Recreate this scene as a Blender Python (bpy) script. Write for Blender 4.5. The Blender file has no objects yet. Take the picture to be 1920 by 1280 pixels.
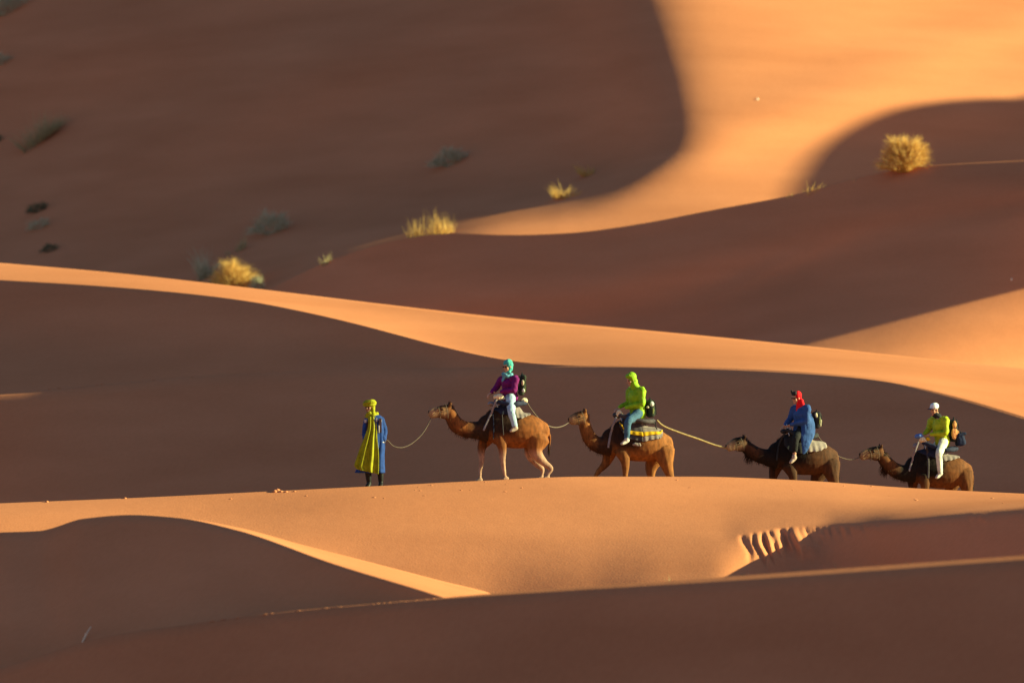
import bpy, bmesh, math, random
import numpy as np
from mathutils import Vector, Matrix
from mathutils.bvhtree import BVHTree

random.seed(7)
scene = bpy.context.scene
COL = scene.collection
R = math.radians

# ------------------------------------------------------------------ camera
F = 1920 * 200 / 36.0            # focal length in photo pixels
cam_d = bpy.data.cameras.new('camera')
cam = bpy.data.objects.new('camera', cam_d)
COL.objects.link(cam)
cam_d.lens = 200
cam_d.sensor_width = 36
cam_d.clip_start = 1
cam_d.clip_end = 5000
cam.location = (0, 0, 0)
cam.rotation_euler = (R(90), 0, 0)
cam_d.dof.use_dof = True
cam_d.dof.focus_distance = 122
cam_d.dof.aperture_fstop = 1.3
scene.camera = cam

# ------------------------------------------------------------------ light
DUST = 1.0
SUN_EL, SUN_AZ = 17.0, -1.5       # degrees up; degrees from +X towards the camera
world = bpy.data.worlds.new('World')
scene.world = world
world.use_nodes = True
nt = world.node_tree
bg = nt.nodes['Background']
sky = nt.nodes.new('ShaderNodeTexSky')
sky.sky_type = 'NISHITA'
sky.sun_disc = False
sky.sun_elevation = R(SUN_EL)
sky.sun_rotation = R(90 + SUN_AZ)
sky.dust_density = DUST
sky.ozone_density = 3.0
nt.links.new(sky.outputs[0], bg.inputs[0])
bg.inputs[1].default_value = 0.055
sun_d = bpy.data.lights.new('sun', 'SUN')
sun_d.energy = 4.9
sun_d.angle = R(0.55)
sun_d.color = (1.0, 1.0, 0.50)
sun = bpy.data.objects.new('sun', sun_d)
COL.objects.link(sun)
L = Vector((math.cos(R(SUN_EL)) * math.cos(R(SUN_AZ)), -math.cos(R(SUN_EL)) * math.sin(R(SUN_AZ)), math.sin(R(SUN_EL))))
sun.rotation_euler = L.to_track_quat('Z', 'Y').to_euler()
sun.location = (60, 100, 40)
scene.view_settings.view_transform = 'Standard'
scene.view_settings.look = 'None'
scene.view_settings.gamma = 1
scene.view_settings.exposure = 1.5
scene.view_settings.use_curve_mapping = False
scene.render.engine = 'CYCLES'


# ------------------------------------------------------------------ helpers
def P(px, py, Y):
    return Vector(((px - 960) / F * Y, Y, (640 - py) / F * Y))


def tag(o, label=None, cat=None, group=None, kind=None):
    if label: o['label'] = label
    if cat: o['category'] = cat
    if group: o['group'] = group
    if kind: o['kind'] = kind
    return o


def link_mesh(name, me, mat=None, parent=None):
    o = bpy.data.objects.new(name, me)
    COL.objects.link(o)
    if mat is not None:
        me.materials.clear()
        me.materials.append(mat)
    if parent is not None:
        o.parent = parent
    return o


def smooth(me):
    me.polygons.foreach_set('use_smooth', [True] * len(me.polygons))


def pchip(xs, ys, x):
    """monotone cubic interpolation with linear extrapolation"""
    xs = np.asarray(xs, float); ys = np.asarray(ys, float); x = np.asarray(x, float)
    h = np.diff(xs); d = np.diff(ys) / h
    m = np.zeros(len(xs))
    if len(xs) == 2:
        m[:] = d[0]
    else:
        for i in range(1, len(xs) - 1):
            if d[i-1] * d[i] > 0:
                w1 = 2*h[i] + h[i-1]; w2 = h[i] + 2*h[i-1]
                m[i] = (w1 + w2) / (w1/d[i-1] + w2/d[i])
        m[0] = d[0]; m[-1] = d[-1]
    idx = np.clip(np.searchsorted(xs, x) - 1, 0, len(h) - 1)
    t = (x - xs[idx]) / h[idx]
    tc = np.clip(t, 0, 1)
    h00 = 2*tc**3 - 3*tc**2 + 1; h10 = tc**3 - 2*tc**2 + tc
    h01 = -2*tc**3 + 3*tc**2; h11 = tc**3 - tc**2
    y = h00*ys[idx] + h10*h[idx]*m[idx] + h01*ys[idx+1] + h11*h[idx]*m[idx+1]
    y = np.where(t > 1, ys[-1] + (x - xs[-1]) * m[-1], y)
    y = np.where(t < 0, ys[0] + (x - xs[0]) * m[0], y)
    return y


def nodes_mat(name, rough=0.9):
    m = bpy.data.materials.new(name)
    m.use_nodes = True
    t = m.node_tree
    b = t.nodes['Principled BSDF']
    b.inputs['Roughness'].default_value = rough
    b.inputs['Specular IOR Level'].default_value = 0.15
    return m, t, b


def sand_mat(name='sand', c0=(0.44, 0.158, 0.072), c1=(0.56, 0.214, 0.102)):
    m, t, b = nodes_mat(name, 0.95)
    b.inputs['Specular IOR Level'].default_value = 0.0
    tc = t.nodes.new('ShaderNodeTexCoord')
    def noise(scale, detail, vec=None):
        n = t.nodes.new('ShaderNodeTexNoise')
        n.inputs['Scale'].default_value = scale
        n.inputs['Detail'].default_value = detail
        t.links.new(vec if vec else tc.outputs['Object'], n.inputs['Vector'])
        return n
    mp = t.nodes.new('ShaderNodeMapping')
    mp.inputs['Scale'].default_value = (0.25, 0.5, 2.5)
    t.links.new(tc.outputs['Object'], mp.inputs['Vector'])
    n1 = noise(0.35, 4, mp.outputs[0])
    n2 = noise(9.0, 5)
    mix = t.nodes.new('ShaderNodeMath'); mix.operation = 'MULTIPLY_ADD'
    t.links.new(n2.outputs[0], mix.inputs[0]); mix.inputs[1].default_value = 0.35
    t.links.new(n1.outputs[0], mix.inputs[2])
    cr = t.nodes.new('ShaderNodeValToRGB')
    cr.color_ramp.elements[0].position = 0.35
    cr.color_ramp.elements[0].color = c0 + (1,)
    cr.color_ramp.elements[1].position = 0.95
    cr.color_ramp.elements[1].color = c1 + (1,)
    t.links.new(mix.outputs[0], cr.inputs[0])
    t.links.new(cr.outputs[0], b.inputs['Base Color'])
    # fine wind ripples and grains
    n3 = noise(22.0, 3)
    n4 = noise(1.3, 4)
    bp1 = t.nodes.new('ShaderNodeBump'); bp1.inputs['Strength'].default_value = 0.4; bp1.inputs['Distance'].default_value = 0.010
    bp2 = t.nodes.new('ShaderNodeBump'); bp2.inputs['Strength'].default_value = 0.35; bp2.inputs['Distance'].default_value = 0.03
    t.links.new(n3.outputs[0], bp1.inputs['Height'])
    t.links.new(n4.outputs[0], bp2.inputs['Height'])
    t.links.new(bp2.outputs[0], bp1.inputs['Normal'])
    t.links.new(bp1.outputs[0], b.inputs['Normal'])
    return m


SAND = sand_mat()
SHADE_SAND = sand_mat('shade_sand', (0.40, 0.140, 0.063), (0.51, 0.192, 0.091))  # darker, redder copy of the sand: puts the near dune's shade into its colour


# ------------------------------------------------------------------ dunes
def dune(name, groups, back, front, x0=-700, x1=2700, step=6, sub=14, disp=None, blur=0):
    """groups: smooth groups of rows; the last row of a group is shared with the next (a crease).
    row = list of (px, py, depth).  back / front: (dy, dz) offsets beyond the first / last row."""
    px = np.arange(x0, x1 + 1, step, dtype=float)
    rows_py, rows_Y = [], []
    for gi, g in enumerate(groups):
        pys = np.array([pchip([p[0] for p in r], [p[1] for p in r], px) for r in g])
        Ys = np.array([pchip([p[0] for p in r], [p[2] for p in r], px) for r in g])
        n = len(g)
        ts = np.arange(n)
        tt = np.linspace(0, n - 1, (n - 1) * sub + 1)
        a = np.empty((len(tt), len(px))); b = np.empty_like(a)
        for c in range(len(px)):
            a[:, c] = pchip(ts, pys[:, c], tt) if n > 2 else np.interp(tt, ts, pys[:, c])
            b[:, c] = pchip(ts, Ys[:, c], tt) if n > 2 else np.interp(tt, ts, Ys[:, c])
        if gi: a, b = a[1:], b[1:]
        rows_py.append(a); rows_Y.append(b)
    py = np.vstack(rows_py); Y = np.vstack(rows_Y)
    if blur:
        bx, by = blur if isinstance(blur, tuple) else (blur, blur)
        def kern(b_):
            if b_ == 0: return np.ones(1)
            k_ = np.exp(-0.5 * (np.arange(-3 * b_, 3 * b_ + 1) / b_) ** 2); return k_ / k_.sum()
        def g(M):
            M2 = np.pad(M, ((0, 0), (3 * bx, 3 * bx)), mode='reflect', reflect_type='odd')
            M = np.array([np.convolve(r, kern(bx), 'valid') for r in M2])
            M2 = np.pad(M, ((3 * by, 3 * by), (0, 0)), mode='reflect', reflect_type='odd')
            return np.array([np.convolve(c, kern(by), 'valid') for c in M2.T]).T
        Y = g(Y); py = g(py)
    PX = np.broadcast_to(px, py.shape)
    if disp is not None:
        Y = Y + disp(PX, py)
    X = (PX - 960) / F * Y
    Z = (640 - py) / F * Y
    def off(X0, Y0, Z0, lst):
        return [(X0, Y0 + dy, Z0 + dz) for dy, dz in lst]
    bk = off(X[0], Y[0], Z[0], back)[::-1]
    fr = off(X[-1], Y[-1], Z[-1], front)
    Xs = np.vstack([r[0] for r in bk] + [X] + [r[0] for r in fr])
    Ysm = np.vstack([r[1] for r in bk] + [Y] + [r[1] for r in fr])
    Zs = np.vstack([r[2] for r in bk] + [Z] + [r[2] for r in fr])
    nr, nc = Xs.shape
    co = np.stack([Xs, Ysm, Zs], -1).reshape(-1, 3)
    i = np.arange(nr - 1)[:, None] * nc + np.arange(nc - 1)[None, :]
    q = np.stack([i, i + nc, i + nc + 1, i + 1], -1).reshape(-1, 4)
    me = bpy.data.meshes.new(name)
    me.vertices.add(len(co)); me.vertices.foreach_set('co', co.ravel())
    me.loops.add(q.size); me.loops.foreach_set('vertex_index', q.ravel().astype(np.int32))
    me.polygons.add(len(q)); me.polygons.foreach_set('loop_start', np.arange(0, q.size, 4, dtype=np.int32))
    me.update(calc_edges=True); me.validate()
    smooth(me)
    o = link_mesh(name, me, SAND)
    tag(o, kind='structure')
    return o, co, me


def ground_hit(bvh, px, Ymin=1):
    pass


def bvh_of(me):
    return BVHTree.FromPolygons([v.co.copy() for v in me.vertices], [tuple(p.vertices) for p in me.polygons])


def undulate(amp, lx, ly, seed):
    r_ = np.random.RandomState(seed)
    K = [(r_.uniform(.5, 1.5) / lx, r_.uniform(.5, 1.5) / ly, r_.uniform(0, 6.28), r_.uniform(.5, 1)) for _ in range(7)]
    def f(PX, py):
        d = np.zeros_like(PX, dtype=float)
        for kx, ky, ph, w in K:
            d += w * np.sin(2 * np.pi * (PX * kx + (py + .35 * PX) * ky) + ph)
        return amp * d / 3
    return f


# far dune -------------------------------------------------------------
far_rows = [
    [(0, -420, 306), (870, -420, 286), (1100, -420, 275), (1400, -420, 276), (1920, -420, 284)],
    [(0, -60, 277), (400, -60, 267), (870, -60, 255.5), (1060, -60, 249), (1165, -60, 244.2), (1230, -60, 243.2), (1400, -60, 244.5), (1920, -60, 252)],
    [(0, 20, 272.7), (400, 20, 262.5), (870, 20, 251), (1060, 20, 245), (1195, 20, 239.7), (1260, 20, 238.9), (1400, 20, 240), (1920, 20, 247.5)],
    [(0, 100, 269), (400, 100, 258), (870, 100, 247), (1050, 100, 242), (1175, 100, 237.2), (1235, 100, 235.2), (1300, 100, 235.0), (1400, 100, 235.5), (1600, 100, 237.4), (1920, 100, 242.6)],
    [(0, 190, 265), (400, 190, 254), (870, 190, 243), (1050, 190, 238.5), (1180, 190, 233.9), (1258, 190, 230.9), (1320, 190, 230.7), (1400, 190, 231.0), (1600, 190, 232.4), (1920, 190, 237)],
    [(0, 440, 252), (400, 430, 242), (870, 387, 234), (1050, 347, 231.6), (1160, 318, 229.4), (1235, 285, 227.2), (1300, 270, 226.9), (1400, 270, 228), (1920, 265, 234.5)],
    [(0, 640, 233), (300, 600, 228), (700, 490, 218.5), (870, 433, 219), (1050, 395, 221.5), (1160, 356, 223.2), (1235, 318, 224.8), (1300, 310, 225.1), (1400, 310, 226), (1920, 330, 231)],
    [(0, 690, 229), (300, 640, 223), (700, 520, 214), (870, 470, 214.5), (1100, 470, 216), (1500, 440, 219), (1920, 430, 224)],
]
o1, co1, me1 = dune('far_dune', [far_rows], [(30, -4), (8, 0.5)], [(-8, -3), (-30, -12)], sub=18, blur=(8, 6), disp=lambda PX, py: (undulate(.1, 2600, 190, 4)(PX, py) + undulate(.6, 1500, 240, 9)(PX, py) * np.clip((1050 - PX) / 400, 0, 1)))
bvh1 = bvh_of(me1)
def on_surface(bvh, px, py):
    d = Vector(((px - 960) / F, 1, (640 - py) / F)).normalized()
    return bvh.ray_cast(Vector((0, 0, 0)), d)[0]

# right hand dune in the middle distance -----------------------------
mid_rows = [
    [(300, 640, 217), (500, 545, 213), (620, 488, 211), (760, 447, 208.6), (850, 437, 206.8), (960, 441, 204.6), (1070, 437, 202.6), (1200, 420, 200.9), (1330, 395, 199.3), (1500, 363, 197.2), (1640, 325, 195.5), (1750, 310, 194.2), (1920, 301, 192.3)],
    [(300, 650, 216), (500, 560, 211.5), (620, 503, 210.2), (760, 465, 207.9), (850, 457, 206.0), (960, 461, 203.8), (1070, 458, 201.8), (1200, 443, 200.1), (1330, 420, 198.4), (1500, 390, 196.2), (1640, 355, 194.5), (1750, 342, 193.0), (1920, 332, 191.1)],
    [(300, 680, 213.5), (500, 610, 208.5), (850, 560, 202), (1070, 540, 198.6), (1330, 480, 196.1), (1500, 440, 194.6), (1640, 395, 193.1), (1920, 355, 190.4)],
    [(300, 730, 211), (500, 680, 206.5), (850, 630, 200.4), (1070, 610, 197), (1330, 545, 194.6), (1500, 500, 193.1), (1640, 440, 192.0), (1920, 378, 189.9)],
    [(300, 760, 208), (500, 720, 203.5), (1000, 690, 193.8), (1200, 672, 191.2), (1420, 596, 189.9), (1640, 512, 189.5), (1920, 405, 189.2)],
    [(300, 800, 200), (500, 780, 196), (1000, 760, 184.5), (1200, 760, 180.3), (1420, 760, 177.6), (1640, 755, 179.2), (1920, 750, 182.6)],
]
o2, co2, me2 = dune('middle_dune', [mid_rows], [(20, -5), (6, -1.2), (2, -0.25), (0.6, -0.03)], [(-6, -1.5), (-20, -8)], blur=(4, 2), disp=lambda PX, py: -.16 * np.exp(-((py - 612 + (PX - 1230) * .5) / 16) ** 2) * np.clip((PX - 1180) / 120, 0, 1) * np.clip((1640 - PX) / 250, 0, 1))
bvh2 = bvh_of(me2)

# ribbon dune ------------------------------------------------------
C_ = [(0, 493, 180), (200, 510, 177), (470, 540, 173.2), (700, 568, 169.2), (960, 597, 165.8), (1200, 618, 163.5), (1500, 647, 161), (1700, 668, 159.5), (1920, 690, 158)]
E1 = [(0, 525, 171), (200, 537, 168), (450, 562, 164), (640, 600, 160.7), (850, 655, 156.4), (950, 676, 153.8), (1000, 682, 152.7), (1060, 685, 151.6), (1150, 685.5, 150.1), (1300, 688, 148), (1500, 697, 145.3), (1650, 710, 143.6), (1800, 742, 141.4), (1920, 778, 139.4)]
E0 = [(0, 524, 171.2), (200, 536, 168.2), (450, 561, 164.2), (640, 599, 160.9), (850, 654, 156.6), (950, 675, 154.0), (1000, 681, 152.9), (1060, 684, 151.8), (1150, 684.5, 150.3), (1300, 687, 148.2), (1500, 696, 145.6), (1650, 708.5, 144.0), (1700, 714, 143.6), (1800, 732, 143), (1920, 751, 142.6)]
M_ = [(0, 640, 167.8), (200, 645, 165), (450, 645, 161.8), (640, 655, 159.3), (850, 673, 156.0), (950, 682, 153.7), (1000, 685.5, 152.6), (1060, 686.2, 151.5), (1150, 686, 150.0), (1300, 689, 147.9), (1500, 698, 145.25), (1650, 711, 143.5), (1800, 743, 141.3), (1920, 779, 139.3)]
E2 = [(0, 738, 162.7), (200, 720, 161.8), (420, 703, 160.1), (700, 692, 157.1), (850, 690, 155.6), (950, 688, 153.5), (1000, 687, 152.5), (1060, 687, 151.45), (1150, 687, 149.9), (1300, 690, 147.8), (1500, 699, 145.2), (1650, 712, 143.4), (1800, 744, 141.2), (1920, 780, 139.2)]
E3 = [(0, 741.5, 162.1), (100, 733.5, 161.7), (200, 722.5, 161.45), (420, 704.5, 159.95), (700, 693, 157.0), (850, 691, 155.5), (950, 689, 153.4), (1000, 688, 152.4), (1060, 688, 151.35), (1150, 688, 149.8), (1300, 691, 147.7), (1500, 700, 145.1), (1650, 713, 143.3), (1800, 745, 141.1), (1920, 781, 139.1)]
B3 = [(0, 985, 158), (420, 975, 152), (1000, 965, 145.8), (1500, 965, 139.2), (1920, 985, 134.2)]
o3, co3, me3 = dune('ribbon_dune', [[C_, E0], [E0, E1], [E1, M_, E2], [E2, E3], [E3, B3]], [(20, -6), (6, -1.5), (2, -0.3), (0.6, -0.04)], [(-4, -2.6), (-10, -5)], blur=(7, 0))
bvh3 = bvh_of(me3)

# caravan dune -------------------------------------------------------
K0 = [(0, 943, 118.5), (250, 933, 119), (520, 920, 119.6), (700, 911, 120), (900, 901, 120.6), (1100, 893, 121.2), (1300, 893, 121.8), (1500, 900, 122.2), (1700, 914, 122.6), (1920, 925, 123)]
K1 = [(0, 965, 116.6), (400, 955, 117.6), (700, 938, 118), (1100, 930, 118.6), (1350, 940, 118.4), (1600, 945, 117.6), (1920, 935, 117.4)]
K2 = [(0, 1015, 114.4), (400, 1010, 115.2), (700, 1000, 115.6), (1100, 1003, 115.5), (1310, 1006, 115.1), (1352, 1008, 114.95), (1395, 1002, 115.0), (1440, 994, 115.25), (1480, 987, 115.45), (1540, 985, 115.4), (1600, 985, 114.6), (1700, 975, 112.4), (1800, 962, 110.9), (1920, 951, 109.4)]
K3 = [(0, 1130, 110.5), (400, 1130, 111.6), (700, 1130, 112.9), (900, 1130, 112.9), (1100, 1130, 112.1), (1250, 1122, 111.4), (1352, 1104, 111.6), (1395, 1096, 112.4), (1440, 1093, 113.2), (1480, 1090, 113.7), (1540, 1087, 113.8), (1600, 1085, 112.9), (1700, 1080, 110.6), (1920, 1065, 107.3)]
# slumped ribs: start px, width, depth, bottom
FL = [(1403, 12, .08, 1040), (1416, 15, .16, 1072), (1432, 15, .16, 1066), (1448, 20, .14, 1052), (1472, 12, .10, 1040), (1486, 36, .24, 1050), (1526, 17, .13, 1024), (1546, 13, .12, 1014),
      (1562, 10, .10, 1004), (1578, 12, .13, 1008), (1596, 10, .1, 1002), (1608, 10, .12, 1003), (1622, 10, .1, 999), (1636, 12, .1, 994), (1826, 34, .3, 978)]
def flutes(PX, py):
    d = np.zeros_like(PX)
    for c, w, a, bot in FL:
        top = np.interp(c, [1352, 1480, 1600, 1700, 1800, 1920], [1008, 987, 985, 975, 962, 951])
        t = (PX - c - (py - top) * 0.36 - 2.0 * np.sin((py - top) / 9.0 + c)) / w
        prof = np.clip((t + .35) / .35, 0, 1) * np.clip(1 - t, 0, 1)
        prof = prof * prof * (3 - 2 * prof)
        v = np.clip((py - top) / 14, 0, 1) * np.clip((bot - py + 4 * np.sin(t * 7 + c)) / 26, 0, 1)
        d -= a * prof * v
    top = np.interp(PX, [1352, 1480, 1600, 1700, 1800, 1920], [1008, 987, 985, 975, 962, 951])
    for c, w, a, ln in [(1392, 5, .10, 60), (1409, 4, .08, 30), (1428, 4, .10, 66), (1444, 4, .08, 40), (1463, 6, .12, 60), (1479, 4, .10, 30), (1499, 3, .05, 55), (1512, 3, .06, 40), (1531, 5, .09, 40), (1553, 4, .08, 26), (1571, 4, .07, 22), (1590, 4, .08, 22), (1618, 4, .06, 18), (1646, 4, .06, 14), (1668, 5, .06, 12)]:
        cc = c + (py - top) * 0.30 + 2.5 * np.sin((py - top) / 8.0 + c)
        d += a * np.exp(-((PX - cc) / w) ** 2) * np.clip((py - top) / 6, 0, 1) * np.clip((ln - (py - top)) / 12, 0, 1)
    return d
o4, co4, me4 = dune('caravan_dune', [[K0, K1, K2], [K2, K3]],
                    [(14, -4.2), (8, -2.2), (4, -0.95), (2.2, -0.45), (1.2, -0.22), (0.5, -0.07), (0.2, -0.02)], [(-3, -1.2), (-8, -3)], step=3, sub=24, disp=flutes, blur=(5, 2))
bvh4 = bvh_of(me4)

# left foreground dune --------------------------------------------
A5 = [(-400, 1080, 112), (-150, 1012, 106), (0, 998, 102.5), (75, 995, 101.5), (160, 972, 100.3), (250, 965, 99), (330, 970, 97.6), (450, 995, 95.4), (480, 1004, 94.8), (620, 1055, 91.6), (830, 1120, 87.4), (1000, 1180, 85.8)]
B5 = [(-400, 1079, 112.2), (-150, 1011, 106.3), (0, 997, 102.8), (75, 994, 101.8), (160, 971, 100.6), (250, 964, 99.4), (330, 969, 98.6), (450, 989, 98.4), (560, 1019, 98), (700, 1055, 97), (830, 1089, 96), (920, 1112, 95), (1000, 1150, 94)]
D5 = [(-400, 1290, 106), (0, 1290, 95.5), (400, 1240, 91), (830, 1190, 87), (1000, 1220, 86)]
o5, co5, me5 = dune('left_dune', [[B5, A5], [A5, D5]], [(8, -6), (3, -2.5), (1, -0.8)], [(-3, -3)], x0=-700, x1=990, step=5, sub=16)
bvh5 = bvh_of(me5)

# near dune -------------------------------------------------------
N0 = [(-300, 1320, 97), (0, 1252, 93.4), (200, 1192, 91.9), (350, 1170, 90.7), (500, 1150, 89.5), (830, 1120, 86.9), (920, 1112, 86.3), (1390, 1079, 82.6), (1920, 1041, 78.6)]
N1 = [(-300, 1321, 96.9), (0, 1253, 93.3), (200, 1193, 91.8), (350, 1171, 90.6), (500, 1151, 89.4), (830, 1122, 86.5), (920, 1116, 85.9), (1390, 1087, 82.0), (1920, 1049, 78.0)]
N2 = [(-300, 1600, 92), (0, 1500, 90), (830, 1420, 83.2), (1390, 1400, 78.6), (1920, 1370, 74.6)]
o6, co6, me6 = dune('near_dune', [[N0, N1], [N1, N2]], [(8, -3), (3, -0.9), (1, -0.25)], [(-4, -2), (-20, -8)])
bvh6 = bvh_of(me6)
me6.materials[0] = SHADE_SAND

# unseen dune added to the right, crest shaped to throw shadow on the far slope ---------
tanE = math.tan(R(SUN_EL)) / math.cos(R(SUN_AZ))
sil = []
for (px, py) in [(1478, 375), (1490, 345), (1520, 300), (1560, 262), (1600, 236), (1650, 214), (1700, 200), (1780, 190), (1850, 186), (1920, 186)]:
    h = on_surface(bvh1, px, py)
    if h:
        XC = 80.0
        s = (XC - h.x)
        sil.append((h.y - s * math.tan(R(SUN_AZ)), h.z + s * tanE))
sil.sort()
ys = [p[0] for p in sil]; zs = [p[1] for p in sil]
#print('SIL', [(round(a, 1), round(b, 1)) for a, b in sil])
def shadow_dune():
    me = bpy.data.meshes.new('shadow_dune')
    yy = np.arange(ys[0] - 14, ys[-1] + 70, 1.0)
    zz = np.interp(yy, ys, zs)
    zz = np.where(yy < ys[0], zs[0] + (yy - ys[0]) * 2.2, zz)
    prof = [(-9, -7.2), (-5, -3.4), (-2, -1.0), (-0.6, -0.12), (0, 0), (0.6, -0.04), (4, -0.9), (12, -4.2), (26, -10), (50, -22)]
    vs, fs = [], []
    for y, z in zip(yy, zz):
        for dx, dz in prof:
            vs.append((XC + dx, y, z + dz))
    n = len(prof)
    for r in range(len(yy) - 1):
        for c in range(n - 1):
            a_ = r * n + c
            fs.append((a_, a_ + 1, a_ + n + 1, a_ + n))
    me.from_pydata(vs, [], fs)
    smooth(me)
    tag(link_mesh('shadow_dune', me, SAND), kind='structure')
XC = 80.0
shadow_dune()

# the desert floor under everything, out to the horizon ---------------
gm = bpy.data.meshes.new('ground')
gm.from_pydata([(-3000, -500, -12), (3000, -500, -12), (3000, 4000, -12), (-3000, 4000, -12)], [], [(0, 1, 2, 3)])
tag(link_mesh('ground', gm, SAND), kind='structure')

# ------------------------------------------------------------------ materials
def fabric(name, col, rough=0.85, bump=0.3, scale=60, var=0.25):
    m, t, b = nodes_mat(name, rough)
    tc = t.nodes.new('ShaderNodeTexCoord')
    n = t.nodes.new('ShaderNodeTexNoise'); n.inputs['Scale'].default_value = scale * 0.15; n.inputs['Detail'].default_value = 5
    t.links.new(tc.outputs['Object'], n.inputs['Vector'])
    cr = t.nodes.new('ShaderNodeValToRGB')
    cr.color_ramp.elements[0].position = 0.3; cr.color_ramp.elements[1].position = 0.75
    cr.color_ramp.elements[0].color = tuple(c * (1 - var) for c in col) + (1,)
    cr.color_ramp.elements[1].color = tuple(min(1, c * (1 + var)) for c in col) + (1,)
    t.links.new(n.outputs[0], cr.inputs[0]); t.links.new(cr.outputs[0], b.inputs['Base Color'])
    n2 = t.nodes.new('ShaderNodeTexNoise'); n2.inputs['Scale'].default_value = scale
    t.links.new(tc.outputs['Object'], n2.inputs['Vector'])
    bp = t.nodes.new('ShaderNodeBump'); bp.inputs['Strength'].default_value = bump; bp.inputs['Distance'].default_value = 0.01
    t.links.new(n2.outputs[0], bp.inputs['Height']); t.links.new(bp.outputs[0], b.inputs['Normal'])
    return m


def coat_mat():
    m, t, b = nodes_mat('camel_hair', 0.8)
    at = t.nodes.new('ShaderNodeAttribute'); at.attribute_name = 'coat'
    tc = t.nodes.new('ShaderNodeTexCoord')
    mp = t.nodes.new('ShaderNodeMapping'); mp.inputs['Scale'].default_value = (1, 1, 0.35)
    t.links.new(tc.outputs['Object'], mp.inputs[0])
    n = t.nodes.new('ShaderNodeTexNoise'); n.inputs['Scale'].default_value = 16; n.inputs['Detail'].default_value = 8
    t.links.new(mp.outputs[0], n.inputs['Vector'])
    mr = t.nodes.new('ShaderNodeMapRange'); mr.inputs[1].default_value = 0.3; mr.inputs[2].default_value = 0.7
    mr.inputs[3].default_value = 0.6; mr.inputs[4].default_value = 1.25
    t.links.new(n.outputs[0], mr.inputs[0])
    mx = t.nodes.new('ShaderNodeVectorMath'); mx.operation = 'SCALE'
    t.links.new(at.outputs['Color'], mx.inputs[0]); t.links.new(mr.outputs[0], mx.inputs['Scale'])
    t.links.new(mx.outputs[0], b.inputs['Base Color'])
    bp = t.nodes.new('ShaderNodeBump'); bp.inputs['Strength'].default_value = 0.4; bp.inputs['Distance'].default_value = 0.012
    t.links.new(n.outputs[0], bp.inputs['Height']); t.links.new(bp.outputs[0], b.inputs['Normal'])
    return m


COAT = coat_mat()
SKIN = fabric('skin', (0.42, 0.22, 0.14), 0.55, 0.05, 60, 0.08)
SKIN_DARK = fabric('brown_skin', (0.20, 0.10, 0.06), 0.55, 0.05, 60, 0.08)
BLACK = fabric('black_cloth', (0.02, 0.02, 0.022))
EYE = fabric('dark_eye', (0.01, 0.008, 0.006), 0.15, 0.0)
HAIR = fabric('dark_hair', (0.03, 0.02, 0.014))
ROPE = fabric('rope_fibre', (0.12, 0.09, 0.07), 0.9, 0.6, 90)
METAL = fabric('grey_metal', (0.35, 0.36, 0.38), 0.4, 0.05)
METAL.node_tree.nodes['Principled BSDF'].inputs['Metallic'].default_value = 0.7
HALTER = fabric('halter_cord', (0.14, 0.10, 0.07))
CREAM = fabric('cream_cloth', (0.62, 0.52, 0.34))


# ------------------------------------------------------------------ shape helpers
def catmull(pts, n):
    pts = [np.array(p, float) for p in pts]
    if len(pts) == 2:
        return [pts[0] + (pts[1] - pts[0]) * i / n for i in range(n + 1)]
    out = []
    for i in range(len(pts) - 1):
        p0 = pts[max(i - 1, 0)]; p1 = pts[i]; p2 = pts[i + 1]; p3 = pts[min(i + 2, len(pts) - 1)]
        for k in range(n):
            t = k / n
            out.append(0.5 * ((2 * p1) + (-p0 + p2) * t + (2*p0 - 5*p1 + 4*p2 - p3) * t*t + (-p0 + 3*p1 - 3*p2 + p3) * t**3))
    out.append(pts[-1])
    return out


def tube(bm, pts, seg=12, n=4, ref=(0, 1, 0), cap=True):
    """pts: (x, y, z, r_lateral, r_other); lateral axis follows ref"""
    P_ = [p if len(p) == 5 else tuple(p) + (p[3],) for p in pts]
    c = catmull(P_, n)
    C = [Vector(p[:3]) for p in c]
    rings = []
    ref = Vector(ref)
    N = len(C)
    fr = []
    for i in range(N):
        T = (C[min(i + 1, N - 1)] - C[max(i - 1, 0)])
        if T.length < 1e-6: T = Vector((0, 0, 1))
        T.normalize()
        S = ref - T * ref.dot(T)
        if S.length < 0.15:
            S = Vector((1, 0, 0)) - T * T.x
        S.normalize()
        fr.append((T, S, S.cross(T)))
    def ring(o, S, U, a, b):
        return [bm.verts.new(o + S * (a * math.cos(2*math.pi*k/seg)) + U * (b * math.sin(2*math.pi*k/seg))) for k in range(seg)]
    if cap:
        T, S, U = fr[0]; a, b = max(c[0][3], 1e-4), max(c[0][4], 1e-4); m = min(a, b)
        for f, g in ((0.98, 0.22), (0.65, 0.75)):
            rings.append(ring(C[0] - T * m * f * 0.9, S, U, a * g, b * g))
    for i in range(N):
        T, S, U = fr[i]
        rings.append(ring(C[i], S, U, max(c[i][3], 1e-4), max(c[i][4], 1e-4)))
    if cap:
        T, S, U = fr[-1]; a, b = max(c[-1][3], 1e-4), max(c[-1][4], 1e-4); m = min(a, b)
        for f, g in ((0.65, 0.75), (0.98, 0.22)):
            rings.append(ring(C[-1] + T * m * f * 0.9, S, U, a * g, b * g))
    for r0, r1 in zip(rings, rings[1:]):
        for k in range(seg):
            bm.faces.new((r0[k], r0[(k+1) % seg], r1[(k+1) % seg], r1[k]))
    bm.faces.new(rings[0][::-1]); bm.faces.new(rings[-1])


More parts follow.
